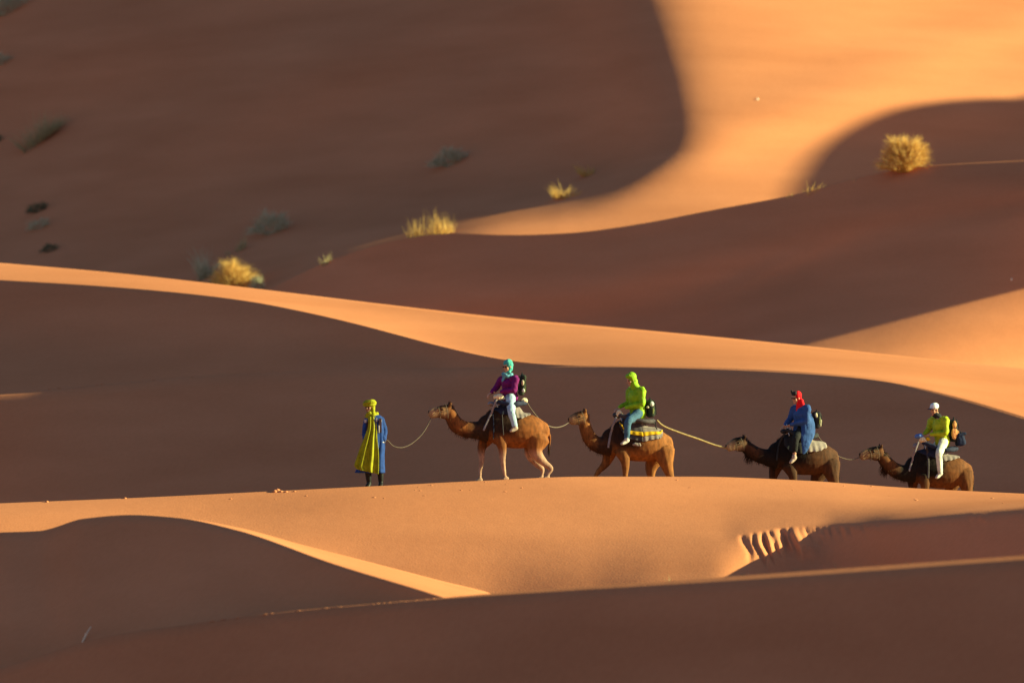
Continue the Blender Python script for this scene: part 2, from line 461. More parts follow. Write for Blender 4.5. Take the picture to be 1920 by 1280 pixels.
def ell(bm, c, r, rot=None, seg=14):
    M = Matrix.Translation(c) @ (rot if rot is not None else Matrix()) @ Matrix.Diagonal((r[0], r[1], r[2], 1))
    bmesh.ops.create_uvsphere(bm, u_segments=seg, v_segments=max(6, seg // 2 + 2), radius=1, matrix=M)


def box(bm, c, s, bev=0.0, rot=None):
    M = Matrix.Translation(c) @ (rot if rot is not None else Matrix()) @ Matrix.Diagonal((s[0], s[1], s[2], 1))
    r = bmesh.ops.create_cube(bm, size=1, matrix=M)
    if bev:
        es = list({e for v in r['verts'] for e in v.link_edges})
        bmesh.ops.bevel(bm, geom=es, offset=bev, segments=3, affect='EDGES', profile=0.6)


from mathutils import noise as mnoise


def finish(bm, name, mat, parent=None, voxel=None, smooth_it=2, wrinkle=0.0, wscale=8.0, solid=None):
    me = bpy.data.meshes.new(name)
    bmesh.ops.recalc_face_normals(bm, faces=bm.faces)
    bm.to_mesh(me); bm.free()
    if voxel:
        o = bpy.data.objects.new(name, me); COL.objects.link(o)
        md = o.modifiers.new('r', 'REMESH'); md.mode = 'VOXEL'; md.voxel_size = voxel
        if smooth_it:
            ms = o.modifiers.new('s', 'SMOOTH'); ms.factor = 0.5; ms.iterations = smooth_it
        dg = bpy.context.evaluated_depsgraph_get()
        me2 = bpy.data.meshes.new_from_object(o.evaluated_get(dg))
        bpy.data.objects.remove(o); bpy.data.meshes.remove(me)
        me = me2; me.name = name
    if wrinkle:
        vn = [v.normal.copy() for v in me.vertices]
        for v, nn in zip(me.vertices, vn):
            p = v.co
            d = mnoise.noise(Vector((p.x * wscale, p.y * wscale, p.z * wscale * 0.6)) + Vector((len(name), 3.1, 0)))
            d += 0.5 * mnoise.noise(Vector((p.x * wscale * 2.3, p.y * wscale * 2.3, p.z * wscale * 1.6)))
            v.co = p + nn * d * wrinkle
    smooth(me)
    o = link_mesh(name, me, mat, parent)
    if solid:
        md = o.modifiers.new('thick', 'SOLIDIFY'); md.thickness = solid; md.offset = 1
    return o


def empty(name, loc, yaw=0.0):
    o = bpy.data.objects.new(name, None)
    o.empty_display_size = 0.2
    COL.objects.link(o)
    o.location = loc
    o.rotation_euler = (0, 0, yaw)
    return o


class Frame:
    """local frame of one camel (or the guide): pixel measurements -> metres about its own foot point"""
    S = 88.0
    def __init__(self, cx, gy, behind, yaw_deg):
        base_y = float(pchip([p[0] for p in K0], [p[2] for p in K0], [cx])[0]) + behind
        x = (cx - 960) / F * base_y
        h = bvh4.ray_cast(Vector((x, base_y, 30)), Vector((0, 0, -1)))[0]
        self.cx, self.gy, self.yaw = cx, gy, R(yaw_deg)
        self.loc = Vector((x, base_y, h.z))
        self.S = F / base_y
        self.gy = 640 - h.z / base_y * F      # pixel row of the foot point
    def __call__(self, px, py, y=0.0, *r):
        X = (px - self.cx) / self.S
        x = (X + y * math.sin(self.yaw)) / math.cos(self.yaw)
        return (x, y, (self.gy - py) / self.S) + tuple(r)
    def world(self, px, py, y=0.0):
        p = Vector(self(px, py, y)[:3])
        return Matrix.Translation(self.loc) @ Matrix.Rotation(self.yaw, 4, 'Z') @ p


def paint(me, fn):
    ca = me.color_attributes.new('coat', 'FLOAT_COLOR', 'POINT')
    buf = np.empty((len(me.vertices), 4), np.float32)
    for i, v in enumerate(me.vertices):
        c = fn(v.co, v.normal)
        buf[i, :3] = c; buf[i, 3] = 1
    ca.data.foreach_set('color', buf.ravel())


def blades(bm, items, width, seg=3):
    """items: (base, dir, length, droop vector)"""
    for base, d, ln, dr in items:
        side = d.cross(Vector((random.uniform(-1, 1), random.uniform(-1, 1), 0.2)))
        if side.length < 1e-4: continue
        side.normalize()
        prev = None
        for k in range(seg + 1):
            t = k / seg
            c = base + d * (ln * t) + dr * (t * t)
            w = width * (1 - 0.85 * t) * 0.5
            a, b = bm.verts.new(c - side * w), bm.verts.new(c + side * w)
            if prev: bm.faces.new((prev[0], prev[1], b, a))
            prev = (a, b)


# ------------------------------------------------------------------ camels
def smoothstep(a, b, x):
    t = max(0.0, min(1.0, (x - a) / (b - a)))
    return t * t * (3 - 2 * t)


def make_camel(fr, neck, head, legs, main, dark, pale, sock, label, hair_dark, k=1.0, beard=None):
    root = empty('camel', fr.loc, fr.yaw)
    tag(root, label, 'camel', 'camels in the caravan')
    S = fr.S; cx, gy = fr.cx, fr.gy
    q = lambda dx, up, y=0.0, *r: fr(cx + dx * k, GY - up * k, y, *r)
    GY = neck['gy']
    bm = bmesh.new()
    m = k / 88.0
    tube(bm, [q(-48, 95, 0, .14, .19), q(-34, 97, 0, .22, .31), q(-8, 96, 0, .29, .38), q(20, 94, 0, .31, .37), q(42, 95, 0, .27, .31), q(56, 94, 0, .19, .22)], seg=18)
    ell(bm, q(-8, 118), (.36 * k, .20, .30 * k)); ell(bm, q(-30, 112), (.28 * k, .17, .28 * k)); ell(bm, q(-46, 106), (.22 * k, .15, .22 * k)); ell(bm, q(30, 104), (.30, .22, .24))
    # neck and head
    n_ = [fr(px, py, yy, r1, r2) for px, py, yy, r1, r2 in neck['pts']]
    tube(bm, n_, seg=14)
    h_ = [fr(px, py, yy, r1, r2) for px, py, yy, r1, r2 in [(a_, b_, c_, d_ * 1.12, e_ * f_) for (a_, b_, c_, d_, e_), f_ in zip(head, (1.15, 1.25, 1.4, 1.45))]]
    tube(bm, h_, seg=14)
    A = Vector(h_[0][:3]); B = Vector(h_[-1][:3]); T = (B - A).normalized(); U = Vector((0, 1, 0)).cross(T)
    if U.z < 0: U = -U
    ln = (B - A).length
    ell(bm, A + T * ln * .30 + U * .075, (.085, .062, .045))             # brow
    ell(bm, B - U * .045 - T * .03, (.060, .050, .050))                  # lower lip
    ell(bm, B + U * .02 + T * .005, (.045, .05, .05))                    # upper lip / nose
    ell(bm, A + T * ln * .25 - U * .085, (.13, .065, .085))                  # jaw
    for sy in (-1, 1):
        tube(bm, [tuple(A + T * -.02 + Vector((0, sy * .06, 0)) + U * .07) + (.022, .03), tuple(A + T * -.045 + Vector((0, sy * .085, 0)) + U * .14) + (.018, .03), tuple(A + T * -.04 + Vector((0, sy * .09, 0)) + U * .19) + (.006, .01)], seg=8)
        ell(bm, A + T * ln * .36 + Vector((0, sy * .070, 0)) + U * .065, (.05, .02, .022))
    # legs
    for side, pts in legs:
        L_ = []
        for i, (px, py, r) in enumerate(pts):
            y = side * (0.15 if i == 0 else 0.18)
            L_.append(fr(px, py, y, r * (0.62 if i == 0 else 0.85), r))
        tube(bm, L_, seg=12)
        fx = L_[-1]
        tube(bm, [(fx[0] + .03, fx[1], fx[2] + .03, .06, .05), (fx[0] - .06, fx[1], fx[2] + .015, .065, .04)], seg=10)
        kn = L_[2]
        ell(bm, kn[:3], (.062, .055, .075))
    # tail
    tx = q(66, 96)
    tube(bm, [(tx[0] - .06, 0, tx[2] + .05, .05, .05), (tx[0] + .05, -.03, tx[2] - .12, .028, .028), (tx[0] + .03, -.05, tx[2] - .42, .02, .02)], seg=8)
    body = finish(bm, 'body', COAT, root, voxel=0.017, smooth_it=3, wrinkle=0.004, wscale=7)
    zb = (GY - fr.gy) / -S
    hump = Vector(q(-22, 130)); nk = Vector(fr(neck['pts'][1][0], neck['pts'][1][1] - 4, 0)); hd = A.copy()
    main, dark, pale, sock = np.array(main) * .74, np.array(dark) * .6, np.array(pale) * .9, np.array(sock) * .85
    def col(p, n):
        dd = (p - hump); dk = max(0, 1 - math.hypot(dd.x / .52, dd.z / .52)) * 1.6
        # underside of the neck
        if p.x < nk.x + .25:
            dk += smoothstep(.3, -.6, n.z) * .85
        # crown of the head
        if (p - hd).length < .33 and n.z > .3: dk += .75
        dk += smoothstep(.35, -.15, p.x) * .85 * smoothstep(.75, 1.15, p.z) * smoothstep(-1.05, -.75, p.x)  # shade painted into the coat over the front of the body
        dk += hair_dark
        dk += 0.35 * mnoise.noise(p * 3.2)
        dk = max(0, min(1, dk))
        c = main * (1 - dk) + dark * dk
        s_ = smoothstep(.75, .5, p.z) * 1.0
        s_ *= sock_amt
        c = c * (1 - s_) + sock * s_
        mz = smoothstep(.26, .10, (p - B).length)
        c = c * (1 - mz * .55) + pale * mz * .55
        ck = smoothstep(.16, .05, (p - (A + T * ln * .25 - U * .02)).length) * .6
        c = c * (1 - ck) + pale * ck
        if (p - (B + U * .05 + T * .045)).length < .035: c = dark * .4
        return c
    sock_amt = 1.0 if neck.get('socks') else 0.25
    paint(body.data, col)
    # eyes, halter, mane, tail tuft
    for sy in (-1, 1):
        e = bmesh.new(); ell(e, A + T * ln * .38 + Vector((0, sy * .087, 0)) + U * .045, (.026, .015, .02), seg=10)
        finish(e, 'eye', EYE, root)
    hb = bmesh.new()
    for f, rr in ((.55, .125), (.15, .155)):
        c0 = A + T * ln * f - U * .01
        ring = [tuple(c0 + Vector((0, math.cos(a) * rr * .95, 0)) + U * (math.sin(a) * rr * 1.05)) + (.006,) for a in np.linspace(0, 2 * math.pi, 13)]
        tube(hb, ring, seg=6, n=1, ref=tuple(T), cap=False)
    for sy in (-1, 1):
        tube(hb, [tuple(A + T * ln * .15 + Vector((0, sy * .13, 0))) + (.007,), tuple(A + T * ln * .52 + Vector((0, sy * .096, 0))) + (.007,)], seg=6, n=2)
    finish(hb, 'halter', HALTER, root)
    bvh = bvh_of(body.data)
    its = []
    def hair_at(px, py, y, n, spread, ln_, dirv):
        for _ in range(n):
            p0 = Vector(fr(px + random.gauss(0, spread), py + random.gauss(0, spread), 0)[:3])
            p0.y = y + random.uniform(-.09, .09)
            loc, nn, _i, dist = bvh.find_nearest(p0)
            if loc is None: continue
            d = (nn * .35 + Vector(dirv) * .65 + Vector((random.uniform(-.3, .3), random.uniform(-.3, .3), random.uniform(-.2, .2)))).normalized()
            its.append((loc - d * .01, d, random.uniform(.5, 1.1) * ln_, Vector((0, 0, -.02))))
    np_ = neck['pts']
    for (px, py, yy, r1, r2) in np_[1:-1]:
        hair_at(px, py + r2 * S, -.02, 45, 6, .06, (-.1, 0, -1))     # throat mane
    hair_at(np_[-1][0] + 6, np_[-1][1] - 10, 0, 60, 4, .07, (.4, 0, .8))
    hair_at(cx - 40 * k, GY - 138 * k, 0, 110, 10, .06, (.0, 0, 1))    # shoulder hump hair
    if beard: hair_at(beard[0], beard[1], 0, 110, 5, .16, (0, 0, -1))
    mb = bmesh.new(); blades(mb, its, .011)
    mo = finish(mb, 'mane', COAT, root); mo['kind'] = 'stuff'
    mcol = dark * .6 + main * .4
    mcol = mcol * .7
    paint(mo.data, lambda p, n: mcol * (1 + .4 * mnoise.noise(p * 11)))
    tb = bmesh.new(); its = []
    for _ in range(60):
        its.append((Vector((tx[0] + .03 + random.gauss(0, .012), -.05 + random.gauss(0, .012), tx[2] - .36 + random.uniform(-.08, .08))), Vector((random.uniform(-.15, .15), random.uniform(-.15, .15), -1)), random.uniform(.08, .16), Vector((0, 0, 0))))
    blades(tb, its, .014)
    to = finish(tb, 'tail_tuft', COAT, root); to['kind'] = 'stuff'
    paint(to.data, lambda p, n: dark)
    return root, bvh


def leg(*a): return list(a)

F1 = Frame(960, 902, 0.45, 11)
F2 = Frame(1192, 927, 2.3, 11)
F3 = Frame(1503, 953, 3.2, 11)
F4 = Frame(1757, 975, 3.6, 13)
pxr = 1 / 88.0
ORANGE = (0.27, 0.085, 0.018); DKBR = (0.045, 0.02, 0.010); PALE = (0.50, 0.33, 0.19)

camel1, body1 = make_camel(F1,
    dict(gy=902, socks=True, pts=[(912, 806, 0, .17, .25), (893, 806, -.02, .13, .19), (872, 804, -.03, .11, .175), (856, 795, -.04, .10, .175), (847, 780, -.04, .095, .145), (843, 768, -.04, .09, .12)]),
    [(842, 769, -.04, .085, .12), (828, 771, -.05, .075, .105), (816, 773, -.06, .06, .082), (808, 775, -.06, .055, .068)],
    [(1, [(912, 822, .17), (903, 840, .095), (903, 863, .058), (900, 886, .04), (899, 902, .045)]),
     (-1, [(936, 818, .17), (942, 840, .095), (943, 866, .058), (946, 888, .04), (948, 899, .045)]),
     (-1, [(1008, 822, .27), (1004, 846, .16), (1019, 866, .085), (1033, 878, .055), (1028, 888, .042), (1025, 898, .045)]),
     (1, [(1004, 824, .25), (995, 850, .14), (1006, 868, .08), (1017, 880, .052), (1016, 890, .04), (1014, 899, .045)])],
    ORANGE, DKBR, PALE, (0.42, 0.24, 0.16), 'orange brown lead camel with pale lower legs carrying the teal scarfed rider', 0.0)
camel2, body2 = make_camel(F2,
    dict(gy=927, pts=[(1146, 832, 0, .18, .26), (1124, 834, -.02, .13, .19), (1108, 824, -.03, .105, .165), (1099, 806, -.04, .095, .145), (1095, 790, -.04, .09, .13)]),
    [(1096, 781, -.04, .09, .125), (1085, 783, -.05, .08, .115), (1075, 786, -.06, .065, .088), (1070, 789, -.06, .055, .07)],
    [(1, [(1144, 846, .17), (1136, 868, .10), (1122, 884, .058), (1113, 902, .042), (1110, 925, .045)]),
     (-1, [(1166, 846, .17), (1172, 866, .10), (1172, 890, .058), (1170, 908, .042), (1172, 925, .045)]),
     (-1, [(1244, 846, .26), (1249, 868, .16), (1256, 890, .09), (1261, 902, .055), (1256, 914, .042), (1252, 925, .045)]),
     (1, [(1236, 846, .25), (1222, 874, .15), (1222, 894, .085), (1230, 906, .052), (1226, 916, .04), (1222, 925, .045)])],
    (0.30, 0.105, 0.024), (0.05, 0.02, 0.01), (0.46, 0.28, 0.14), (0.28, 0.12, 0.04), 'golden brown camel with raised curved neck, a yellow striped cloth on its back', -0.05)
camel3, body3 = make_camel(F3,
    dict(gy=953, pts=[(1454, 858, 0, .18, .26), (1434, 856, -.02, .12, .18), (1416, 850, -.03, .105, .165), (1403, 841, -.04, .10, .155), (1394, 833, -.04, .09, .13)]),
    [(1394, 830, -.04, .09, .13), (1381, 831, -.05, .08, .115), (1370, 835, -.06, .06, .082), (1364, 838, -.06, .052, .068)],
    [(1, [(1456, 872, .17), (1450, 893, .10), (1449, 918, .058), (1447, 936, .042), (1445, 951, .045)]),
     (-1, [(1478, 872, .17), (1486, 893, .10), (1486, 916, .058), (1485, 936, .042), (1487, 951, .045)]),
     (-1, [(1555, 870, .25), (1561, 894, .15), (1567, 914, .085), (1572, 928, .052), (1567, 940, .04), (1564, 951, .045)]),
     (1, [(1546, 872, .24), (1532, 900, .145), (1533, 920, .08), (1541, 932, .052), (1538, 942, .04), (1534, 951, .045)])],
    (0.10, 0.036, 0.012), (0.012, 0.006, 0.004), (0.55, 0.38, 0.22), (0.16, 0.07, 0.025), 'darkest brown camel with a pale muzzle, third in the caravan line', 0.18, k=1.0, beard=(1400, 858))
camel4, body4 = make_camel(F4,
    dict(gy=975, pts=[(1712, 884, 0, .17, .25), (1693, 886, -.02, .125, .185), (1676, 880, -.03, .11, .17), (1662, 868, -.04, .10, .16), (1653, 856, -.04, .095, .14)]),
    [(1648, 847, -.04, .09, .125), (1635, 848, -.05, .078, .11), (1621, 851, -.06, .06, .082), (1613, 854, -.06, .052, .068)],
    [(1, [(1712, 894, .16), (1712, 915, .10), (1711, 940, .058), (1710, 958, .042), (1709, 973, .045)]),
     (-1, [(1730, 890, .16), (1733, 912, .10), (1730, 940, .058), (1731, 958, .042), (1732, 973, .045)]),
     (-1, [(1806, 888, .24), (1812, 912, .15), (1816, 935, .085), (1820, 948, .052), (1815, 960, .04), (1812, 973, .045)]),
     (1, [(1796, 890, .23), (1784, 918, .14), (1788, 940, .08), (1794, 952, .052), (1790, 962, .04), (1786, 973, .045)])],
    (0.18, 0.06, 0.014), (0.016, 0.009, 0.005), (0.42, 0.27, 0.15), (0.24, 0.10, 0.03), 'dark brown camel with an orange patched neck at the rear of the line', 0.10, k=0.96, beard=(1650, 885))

# ------------------------------------------------------------------ people
def head_bm(bm, c, M, s=1.0):
    """head facing -x in its own frame; M rotates it"""
    def e(off, r):
        ell(bm, Vector(c) + M.to_3x3() @ (Vector(off) * s), tuple(a * s for a in r), rot=M)
    e((.012, 0, .035), (.098, .076, .098))
    e((-.030, 0, -.040), (.064, .056, .070))
    e((-.096, 0, -.010), (.022, .013, .030))
    e((-.104, 0, -.020), (.014, .017, .012))
    e((-.074, 0, -.096), (.026, .028, .020))
    e((-.088, 0, -.058), (.012, .024, .006)); e((-.086, 0, -.068), (.011, .020, .006))
    e((-.082, 0, .036), (.014, .05, .012))
    for sy in (-1, 1):
        e((.008, sy * .078, -.008), (.020, .010, .032))
        e((-.055, sy * .042, -.022), (.03, .022, .026))


def hand_bm(bm, wrist, dirv, side_v, curl=0.5, thumb_sign=1):
    """palm, four unequal bent fingers and a thumb"""
    d = Vector(dirv).normalized(); s = Vector(side_v); s = (s - d * s.dot(d)).normalized()
    n = d.cross(s)                     # palm normal, fingers curl towards it
    w = Vector(wrist)
    tube(bm, [tuple(w) + (.024, .019), tuple(w + d * .035) + (.034, .016), tuple(w + d * .085) + (.038, .014)], ref=tuple(s), seg=10)
    for i, ln in enumerate((.068, .078, .073, .058)):
        o = w + d * .078 + s * (-.030 + i * .020)
        p1 = o + d * ln * .45 + n * ln * .18 * curl * 2
        d2 = (d * (1 - curl) + n * curl).normalized()
        p2 = p1 + d2 * ln * .35
        d3 = (d * (1 - 1.7 * curl) + n * 1.1 * curl).normalized()
        p3 = p2 + d3 * ln * .28
        tube(bm, [tuple(o) + (.0095,), tuple(p1) + (.009,), tuple(p2) + (.008,), tuple(p3) + (.0065,)], ref=tuple(s), seg=8, n=2)
    o = w + d * .02 - s * thumb_sign * .025
    p1 = o + (d * .6 - s * thumb_sign * .8).normalized() * .035 + n * .01
    p2 = p1 + (d * .9 - s * thumb_sign * .1 + n * .4).normalized() * .032
    tube(bm, [tuple(o) + (.012,), tuple(p1) + (.011,), tuple(p2) + (.009,)], ref=tuple(s), seg=8, n=2)


def V(t): return Vector(t[:3])


def person(fr, spec):
    root = empty('person', fr.loc, fr.yaw)
    tag(root, spec['label'], 'person')
    sk = spec.get('skin', SKIN)
    f = lambda key: V(fr(*spec[key]))
    hd, ns, hip = f('head'), f('chest'), f('hip')
    shN, elN, haN = f('shN'), f('elN'), f('haN')
    shF, elF, haF = f('shF'), f('elF'), f('haF')
    kN, aN, tN = f('kneeN'), f('ankN'), f('toeN')
    kF, aF, tF = f('kneeF'), f('ankF'), f('toeF')
    hipN, hipF = f('hipN'), f('hipF')
    yaw, pitch = spec.get('face', (20, 8))
    M = Matrix.Rotation(R(yaw), 4, 'Z') @ Matrix.Rotation(R(-pitch), 4, 'Y')
    body = bmesh.new()
    neckb = (shN + shF) / 2 + Vector((0, 0, .03))
    head_bm(body, hd, M)
    T = lambda bm, *a, **k: tube(bm, [tuple(p) + r for p, r in a], **k)
    T(body, (hip, (.12, .1)), (ns, (.13, .10)), (neckb - Vector((0, 0, .05)), (.12, .09)), seg=14)
    T(body, (neckb - Vector((0, 0, .06)), (.065, .065)), (neckb.lerp(hd, .5), (.052, .055)), (hd + Vector((.02, 0, -.02)), (.05, .05)))
    for a, b, c, sg, ds in ((shN, elN, haN, -1, spec.get('handN', (-.8, 0, -.5))), (shF, elF, haF, 1, spec.get('handF', (-.8, 0, -.5)))):
        T(body, (neckb - Vector((0, 0, .06)), (.05, .05)), (a, (.05, .052)), (a.lerp(b, .5), (.043, .045)), (b, (.036, .038)), (b.lerp(c, .35), (.037, .036)), (c, (.024, .02)))
        d = (c - b).normalized() * .5 + Vector(ds).normalized() * .6
        hand_bm(body, c, d, Vector((0, sg, .2)) if abs(d.y) < .8 else Vector((1, 0, 0)), spec.get('curl', .55), 1 if sg < 0 else -1)
    for h, kk, a, t in ((hipN, kN, aN, tN), (hipF, kF, aF, tF)):
        T(body, (hip, (.10, .10)), (h, (.088, .09)), (kk, (.058, .06)), (kk.lerp(a, .3), (.056, .056)), (a, (.034, .036)))
        T(body, (a + (t - a) * -.15, (.036, .04)), (t, (.04, .026)))
    finish(body, 'body', sk, root, voxel=0.0085, smooth_it=1)
    for sy in (-1, 1):
        e = bmesh.new(); ell(e, hd + M.to_3x3() @ Vector((-.078, sy * .031, .012)), (.012, .015, .010), rot=M, seg=8)
        finish(e, 'eye', EYE, root)
    # upper garment
    g = spec['top']
    bm = bmesh.new()
    tw = g.get('w', 1.0)
    low = hip + Vector((0, 0, -.04))
    T(bm, (low, (.19 * tw, .165 * tw)), (hip.lerp(ns, .5), (.18 * tw, .15 * tw)), (ns, (.195 * tw, .15 * tw)), (neckb - Vector((0, 0, .07)), (.165, .115)), (neckb + Vector((0, 0, -.01)), (.085, .08)), seg=16)
    for a, b, c in ((shN, elN, haN), (shF, elF, haF)):
        T(bm, (neckb - Vector((0, 0, .09)), (.08, .08)), (a, (.075 * tw, .08 * tw)), (a.lerp(b, .5), (.068 * tw, .07 * tw)), (b, (.062 * tw, .066 * tw)), (b.lerp(c, .5), (.055 * tw, .056 * tw)), (b.lerp(c, .93), (.044, .042)))
    if 'skirt' in g:
        for pts in g['skirt']:
            tube(bm, [fr(px, py, y, r1, r2) for px, py, y, r1, r2 in pts], seg=14)
    finish(bm, g['name'], g['mat'], root, voxel=0.013, smooth_it=2, wrinkle=.012, wscale=9)
    # trousers
    g = spec['legs']
    bm = bmesh.new()
    T(bm, (hip + Vector((0, 0, .02)), (.16, .15)), (hip + Vector((0, 0, -.06)), (.15, .14)))
    cut = g.get('cut', .93)
    for h, kk, a in ((hipN, kN, aN), (hipF, kF, aF)):
        T(bm, (hip, (.12, .12)), (h, (.105, .11)), (h.lerp(kk, .5), (.092, .098)), (kk, (.074, .080)), (kk.lerp(a, .5), (.066, .07)), (kk.lerp(a, cut), (.056, .060)))
    finish(bm, 'trousers', g['mat'], root, voxel=0.013, smooth_it=2, wrinkle=.009, wscale=10)
    for a, t, kk in ((aN, tN, kN), (aF, tF, kF)):
        bm = bmesh.new()
        T(bm, (a + (a - kk).normalized() * -.03, (.05, .05)), (a + Vector((0, 0, -.03)), (.05, .055)))
        T(bm, (a + (t - a) * -.28 + Vector((0, 0, -.035)), (.042, .045)), (a.lerp(t, .5) + Vector((0, 0, -.02)), (.046, .046)), (t + Vector((0, 0, -.01)), (.048, .032)))
        so = finish(bm, 'shoe', spec['shoe'], root, voxel=0.012, smooth_it=1)
    # headgear
    def E(bm, off, r): ell(bm, hd + M.to_3x3() @ Vector(off), r, rot=M)
    W = lambda off: tuple(hd + M.to_3x3() @ Vector(off))
    kind = spec['hat']
    if spec.get('hair', True):
        bm = bmesh.new(); E(bm, (.035, 0, .045), (.092, .082, .092)); E(bm, (.05, 0, -.02), (.05, .07, .07))
        finish(bm, 'hair', HAIR, root, voxel=.012, wrinkle=.006, wscale=30)
    if kind == 'headscarf':
        bm = bmesh.new(); E(bm, (.027, 0, .045), (.112, .100, .110)); E(bm, (.030, 0, -.045), (.082, .090, .09)); E(bm, (-.02, 0, -.115), (.07, .08, .04))
        finish(bm, 'headscarf', spec['hatmat'], root, voxel=.011, wrinkle=.012, wscale=16)
        bm = bmesh.new()
        c0 = neckb + Vector((-.01, 0, .045))
        pts = [tuple(c0 + Vector((math.cos(a) * .088 - .02, math.sin(a) * .095, .02 * math.cos(a * 2)))) + (.045, .04) for a in np.linspace(0, 2 * math.pi, 14)]
        tube(bm, pts, ref=(0, 0, 1), n=2)
        T(bm, (c0 + Vector((-.08, -.02, -.01)), (.06, .04)), (c0 + Vector((-.13, -.02, -.12)), (.07, .025)))
        finish(bm, 'neck_wrap', spec['wrapmat'], root, voxel=.011, wrinkle=.012, wscale=16)
    if kind == 'hood':
        bm = bmesh.new(); E(bm, (.035, 0, .05), (.118, .105, .118)); E(bm, (.05, 0, -.06), (.09, .10, .10)); E(bm, (-.005, 0, .105), (.095, .092, .05))
        T(bm, (hd + Vector((.05, 0, -.08)), (.10, .09)), (neckb, (.12, .10)))
        finish(bm, 'hood', spec['hatmat'], root, voxel=.011, wrinkle=.008, wscale=14)
    if kind == 'red':
        bm = bmesh.new(); E(bm, (.030, 0, .045), (.110, .100, .108)); E(bm, (.040, 0, -.05), (.078, .090, .10))
        T(bm, (hd + Vector((.10, -.03, -.06)), (.07, .05)), (hd + Vector((.135, -.05, -.17)), (.06, .04)), (hd + Vector((.15, -.06, -.27)), (.05, .02)))
        T(bm, (neckb + Vector((-.03, 0, .06)), (.085, .08)), (neckb + Vector((-.07, 0, -.10)), (.08, .05)), (neckb + Vector((-.12, 0, -.24)), (.04, .03)))
        finish(bm, 'headscarf', spec['hatmat'], root, voxel=.011, wrinkle=.012, wscale=16)
        bm = bmesh.new(); E(bm, (-.045, 0, .105), (.05, .075, .05)); E(bm, (-.075, .03, .155), (.022, .03, .045)); E(bm, (-.02, -.03, .13), (.03, .03, .035))
        finish(bm, 'head_knot', BLACK, root, voxel=.010)
    if kind == 'cap':
        bm = bmesh.new(); E(bm, (.010, 0, .075), (.108, .094, .085)); E(bm, (.0, 0, .055), (.112, .098, .03))
        finish(bm, 'cap', spec['hatmat'], root, voxel=.010, wrinkle=.004)
        bm = bmesh.new(); E(bm, (-.125, 0, .045), (.065, .07, .010))
        finish(bm, 'cap_brim', spec['brimmat'], root, voxel=.008)
        bm = bmesh.new()
        T(bm, (neckb + Vector((0, 0, .03)), (.075, .078)), (hd + Vector((-.005, 0, -.085)), (.066, .075)))
        finish(bm, 'neck_gaiter', spec['wrapmat'], root, voxel=.011, wrinkle=.006, wscale=18)
    if spec.get('glasses'):
        bm = bmesh.new()
        for sy in (-1, 1):
            E(bm, (-.092, sy * .032, .012), (.010, .028, .020))
            tube(bm, [W((-.085, sy * .058, .02)) + (.004,), W((-.01, sy * .082, .02)) + (.004,)], seg=6)
        tube(bm, [W((-.098, -.012, .018)) + (.004,), W((-.098, .012, .018)) + (.004,)], seg=6, ref=(1, 0, 0))
        finish(bm, 'sunglasses', EYE, root)
    return root


def rider_spec(cx, **kw):
    d = dict(kw)
    return d


PURPLE = fabric('purple_fleece', (0.132, 0.0072, 0.096)); TEAL = fabric('teal_scarf', (0.06, 0.33, 0.3)); SKYBLUE = fabric('pale_blue_wrap', (0.099, 0.264, 0.341))
JEANS_PALE = fabric('pale_jeans', (0.304, 0.416, 0.528)); JEANS = fabric('blue_jeans', (0.042, 0.096, 0.156)); WHITE_LEG = fabric('cream_trousers', (0.561, 0.561, 0.4675))
LIME = fabric('lime_jacket', (0.21, 0.38, 0.008), 0.6); YELLOWG = fabric('yellow_green_jacket', (0.33, 0.40, 0.01), 0.6)
BLUE_TUNIC = fabric('blue_tunic', (0.0275, 0.07, 0.21)); RED = fabric('red_scarf', (0.62, 0.008, 0.015)); DARKTR = fabric('black_trousers', (0.012, 0.012, 0.0132))
WHITE = fabric('white_cap', (0.62, 0.66, 0.68), var=.06); SHOE_GREY = fabric('pale_shoe', (0.495, 0.468, 0.432)); SHOE_NAVY = fabric('navy_shoe', (0.036, 0.054, 0.096)); NAVY = fabric('navy_cloth', (0.012, 0.018, 0.048))
SOCKPINK = fabric('pale_shoe_worn', (0.348, 0.27, 0.228))

person(F1, dict(label='rider in purple fleece and teal headscarf on the lead camel', head=(952, 687, -.02), face=(30, 14), chest=(953, 716, 0), hip=(957, 743, 0), hipN=(957, 747, -.17), hipF=(955, 747, .15),
    shN=(967, 709, -.19), elN=(964, 731, -.27), haN=(938, 734, -.16), shF=(941, 711, .16), elF=(930, 727, .16), haF=(921, 736, .08),
    kneeN=(959, 773, -.41), ankN=(966, 800, -.44), toeN=(958, 806, -.46), kneeF=(945, 770, .40), ankF=(948, 800, .43), toeF=(942, 806, .44),
    top=dict(name='fleece', mat=PURPLE), legs=dict(mat=JEANS_PALE), shoe=SOCKPINK, hat='headscarf', hatmat=TEAL, wrapmat=SKYBLUE, glasses=True))
person(F2, dict(label='rider in lime green jacket with the hood up and blue jeans', head=(1183, 712, -.02), face=(20, 22), chest=(1192, 741, 0), hip=(1197, 772, 0), hipN=(1196, 775, -.16), hipF=(1192, 775, .15),
    shN=(1203, 731, -.19), elN=(1203, 757, -.26), haN=(1171, 764, -.15), shF=(1182, 731, .17), elF=(1178, 756, .18), haF=(1160, 765, .08),
    kneeN=(1177, 790, -.42), ankN=(1174, 823, -.44), toeN=(1165, 830, -.46), kneeF=(1172, 789, .40), ankF=(1170, 822, .43), toeF=(1162, 829, .44),
    top=dict(name='jacket', mat=LIME, w=1.12), legs=dict(mat=JEANS), shoe=SHOE_GREY, hat='hood', hatmat=LIME, wrapmat=LIME))
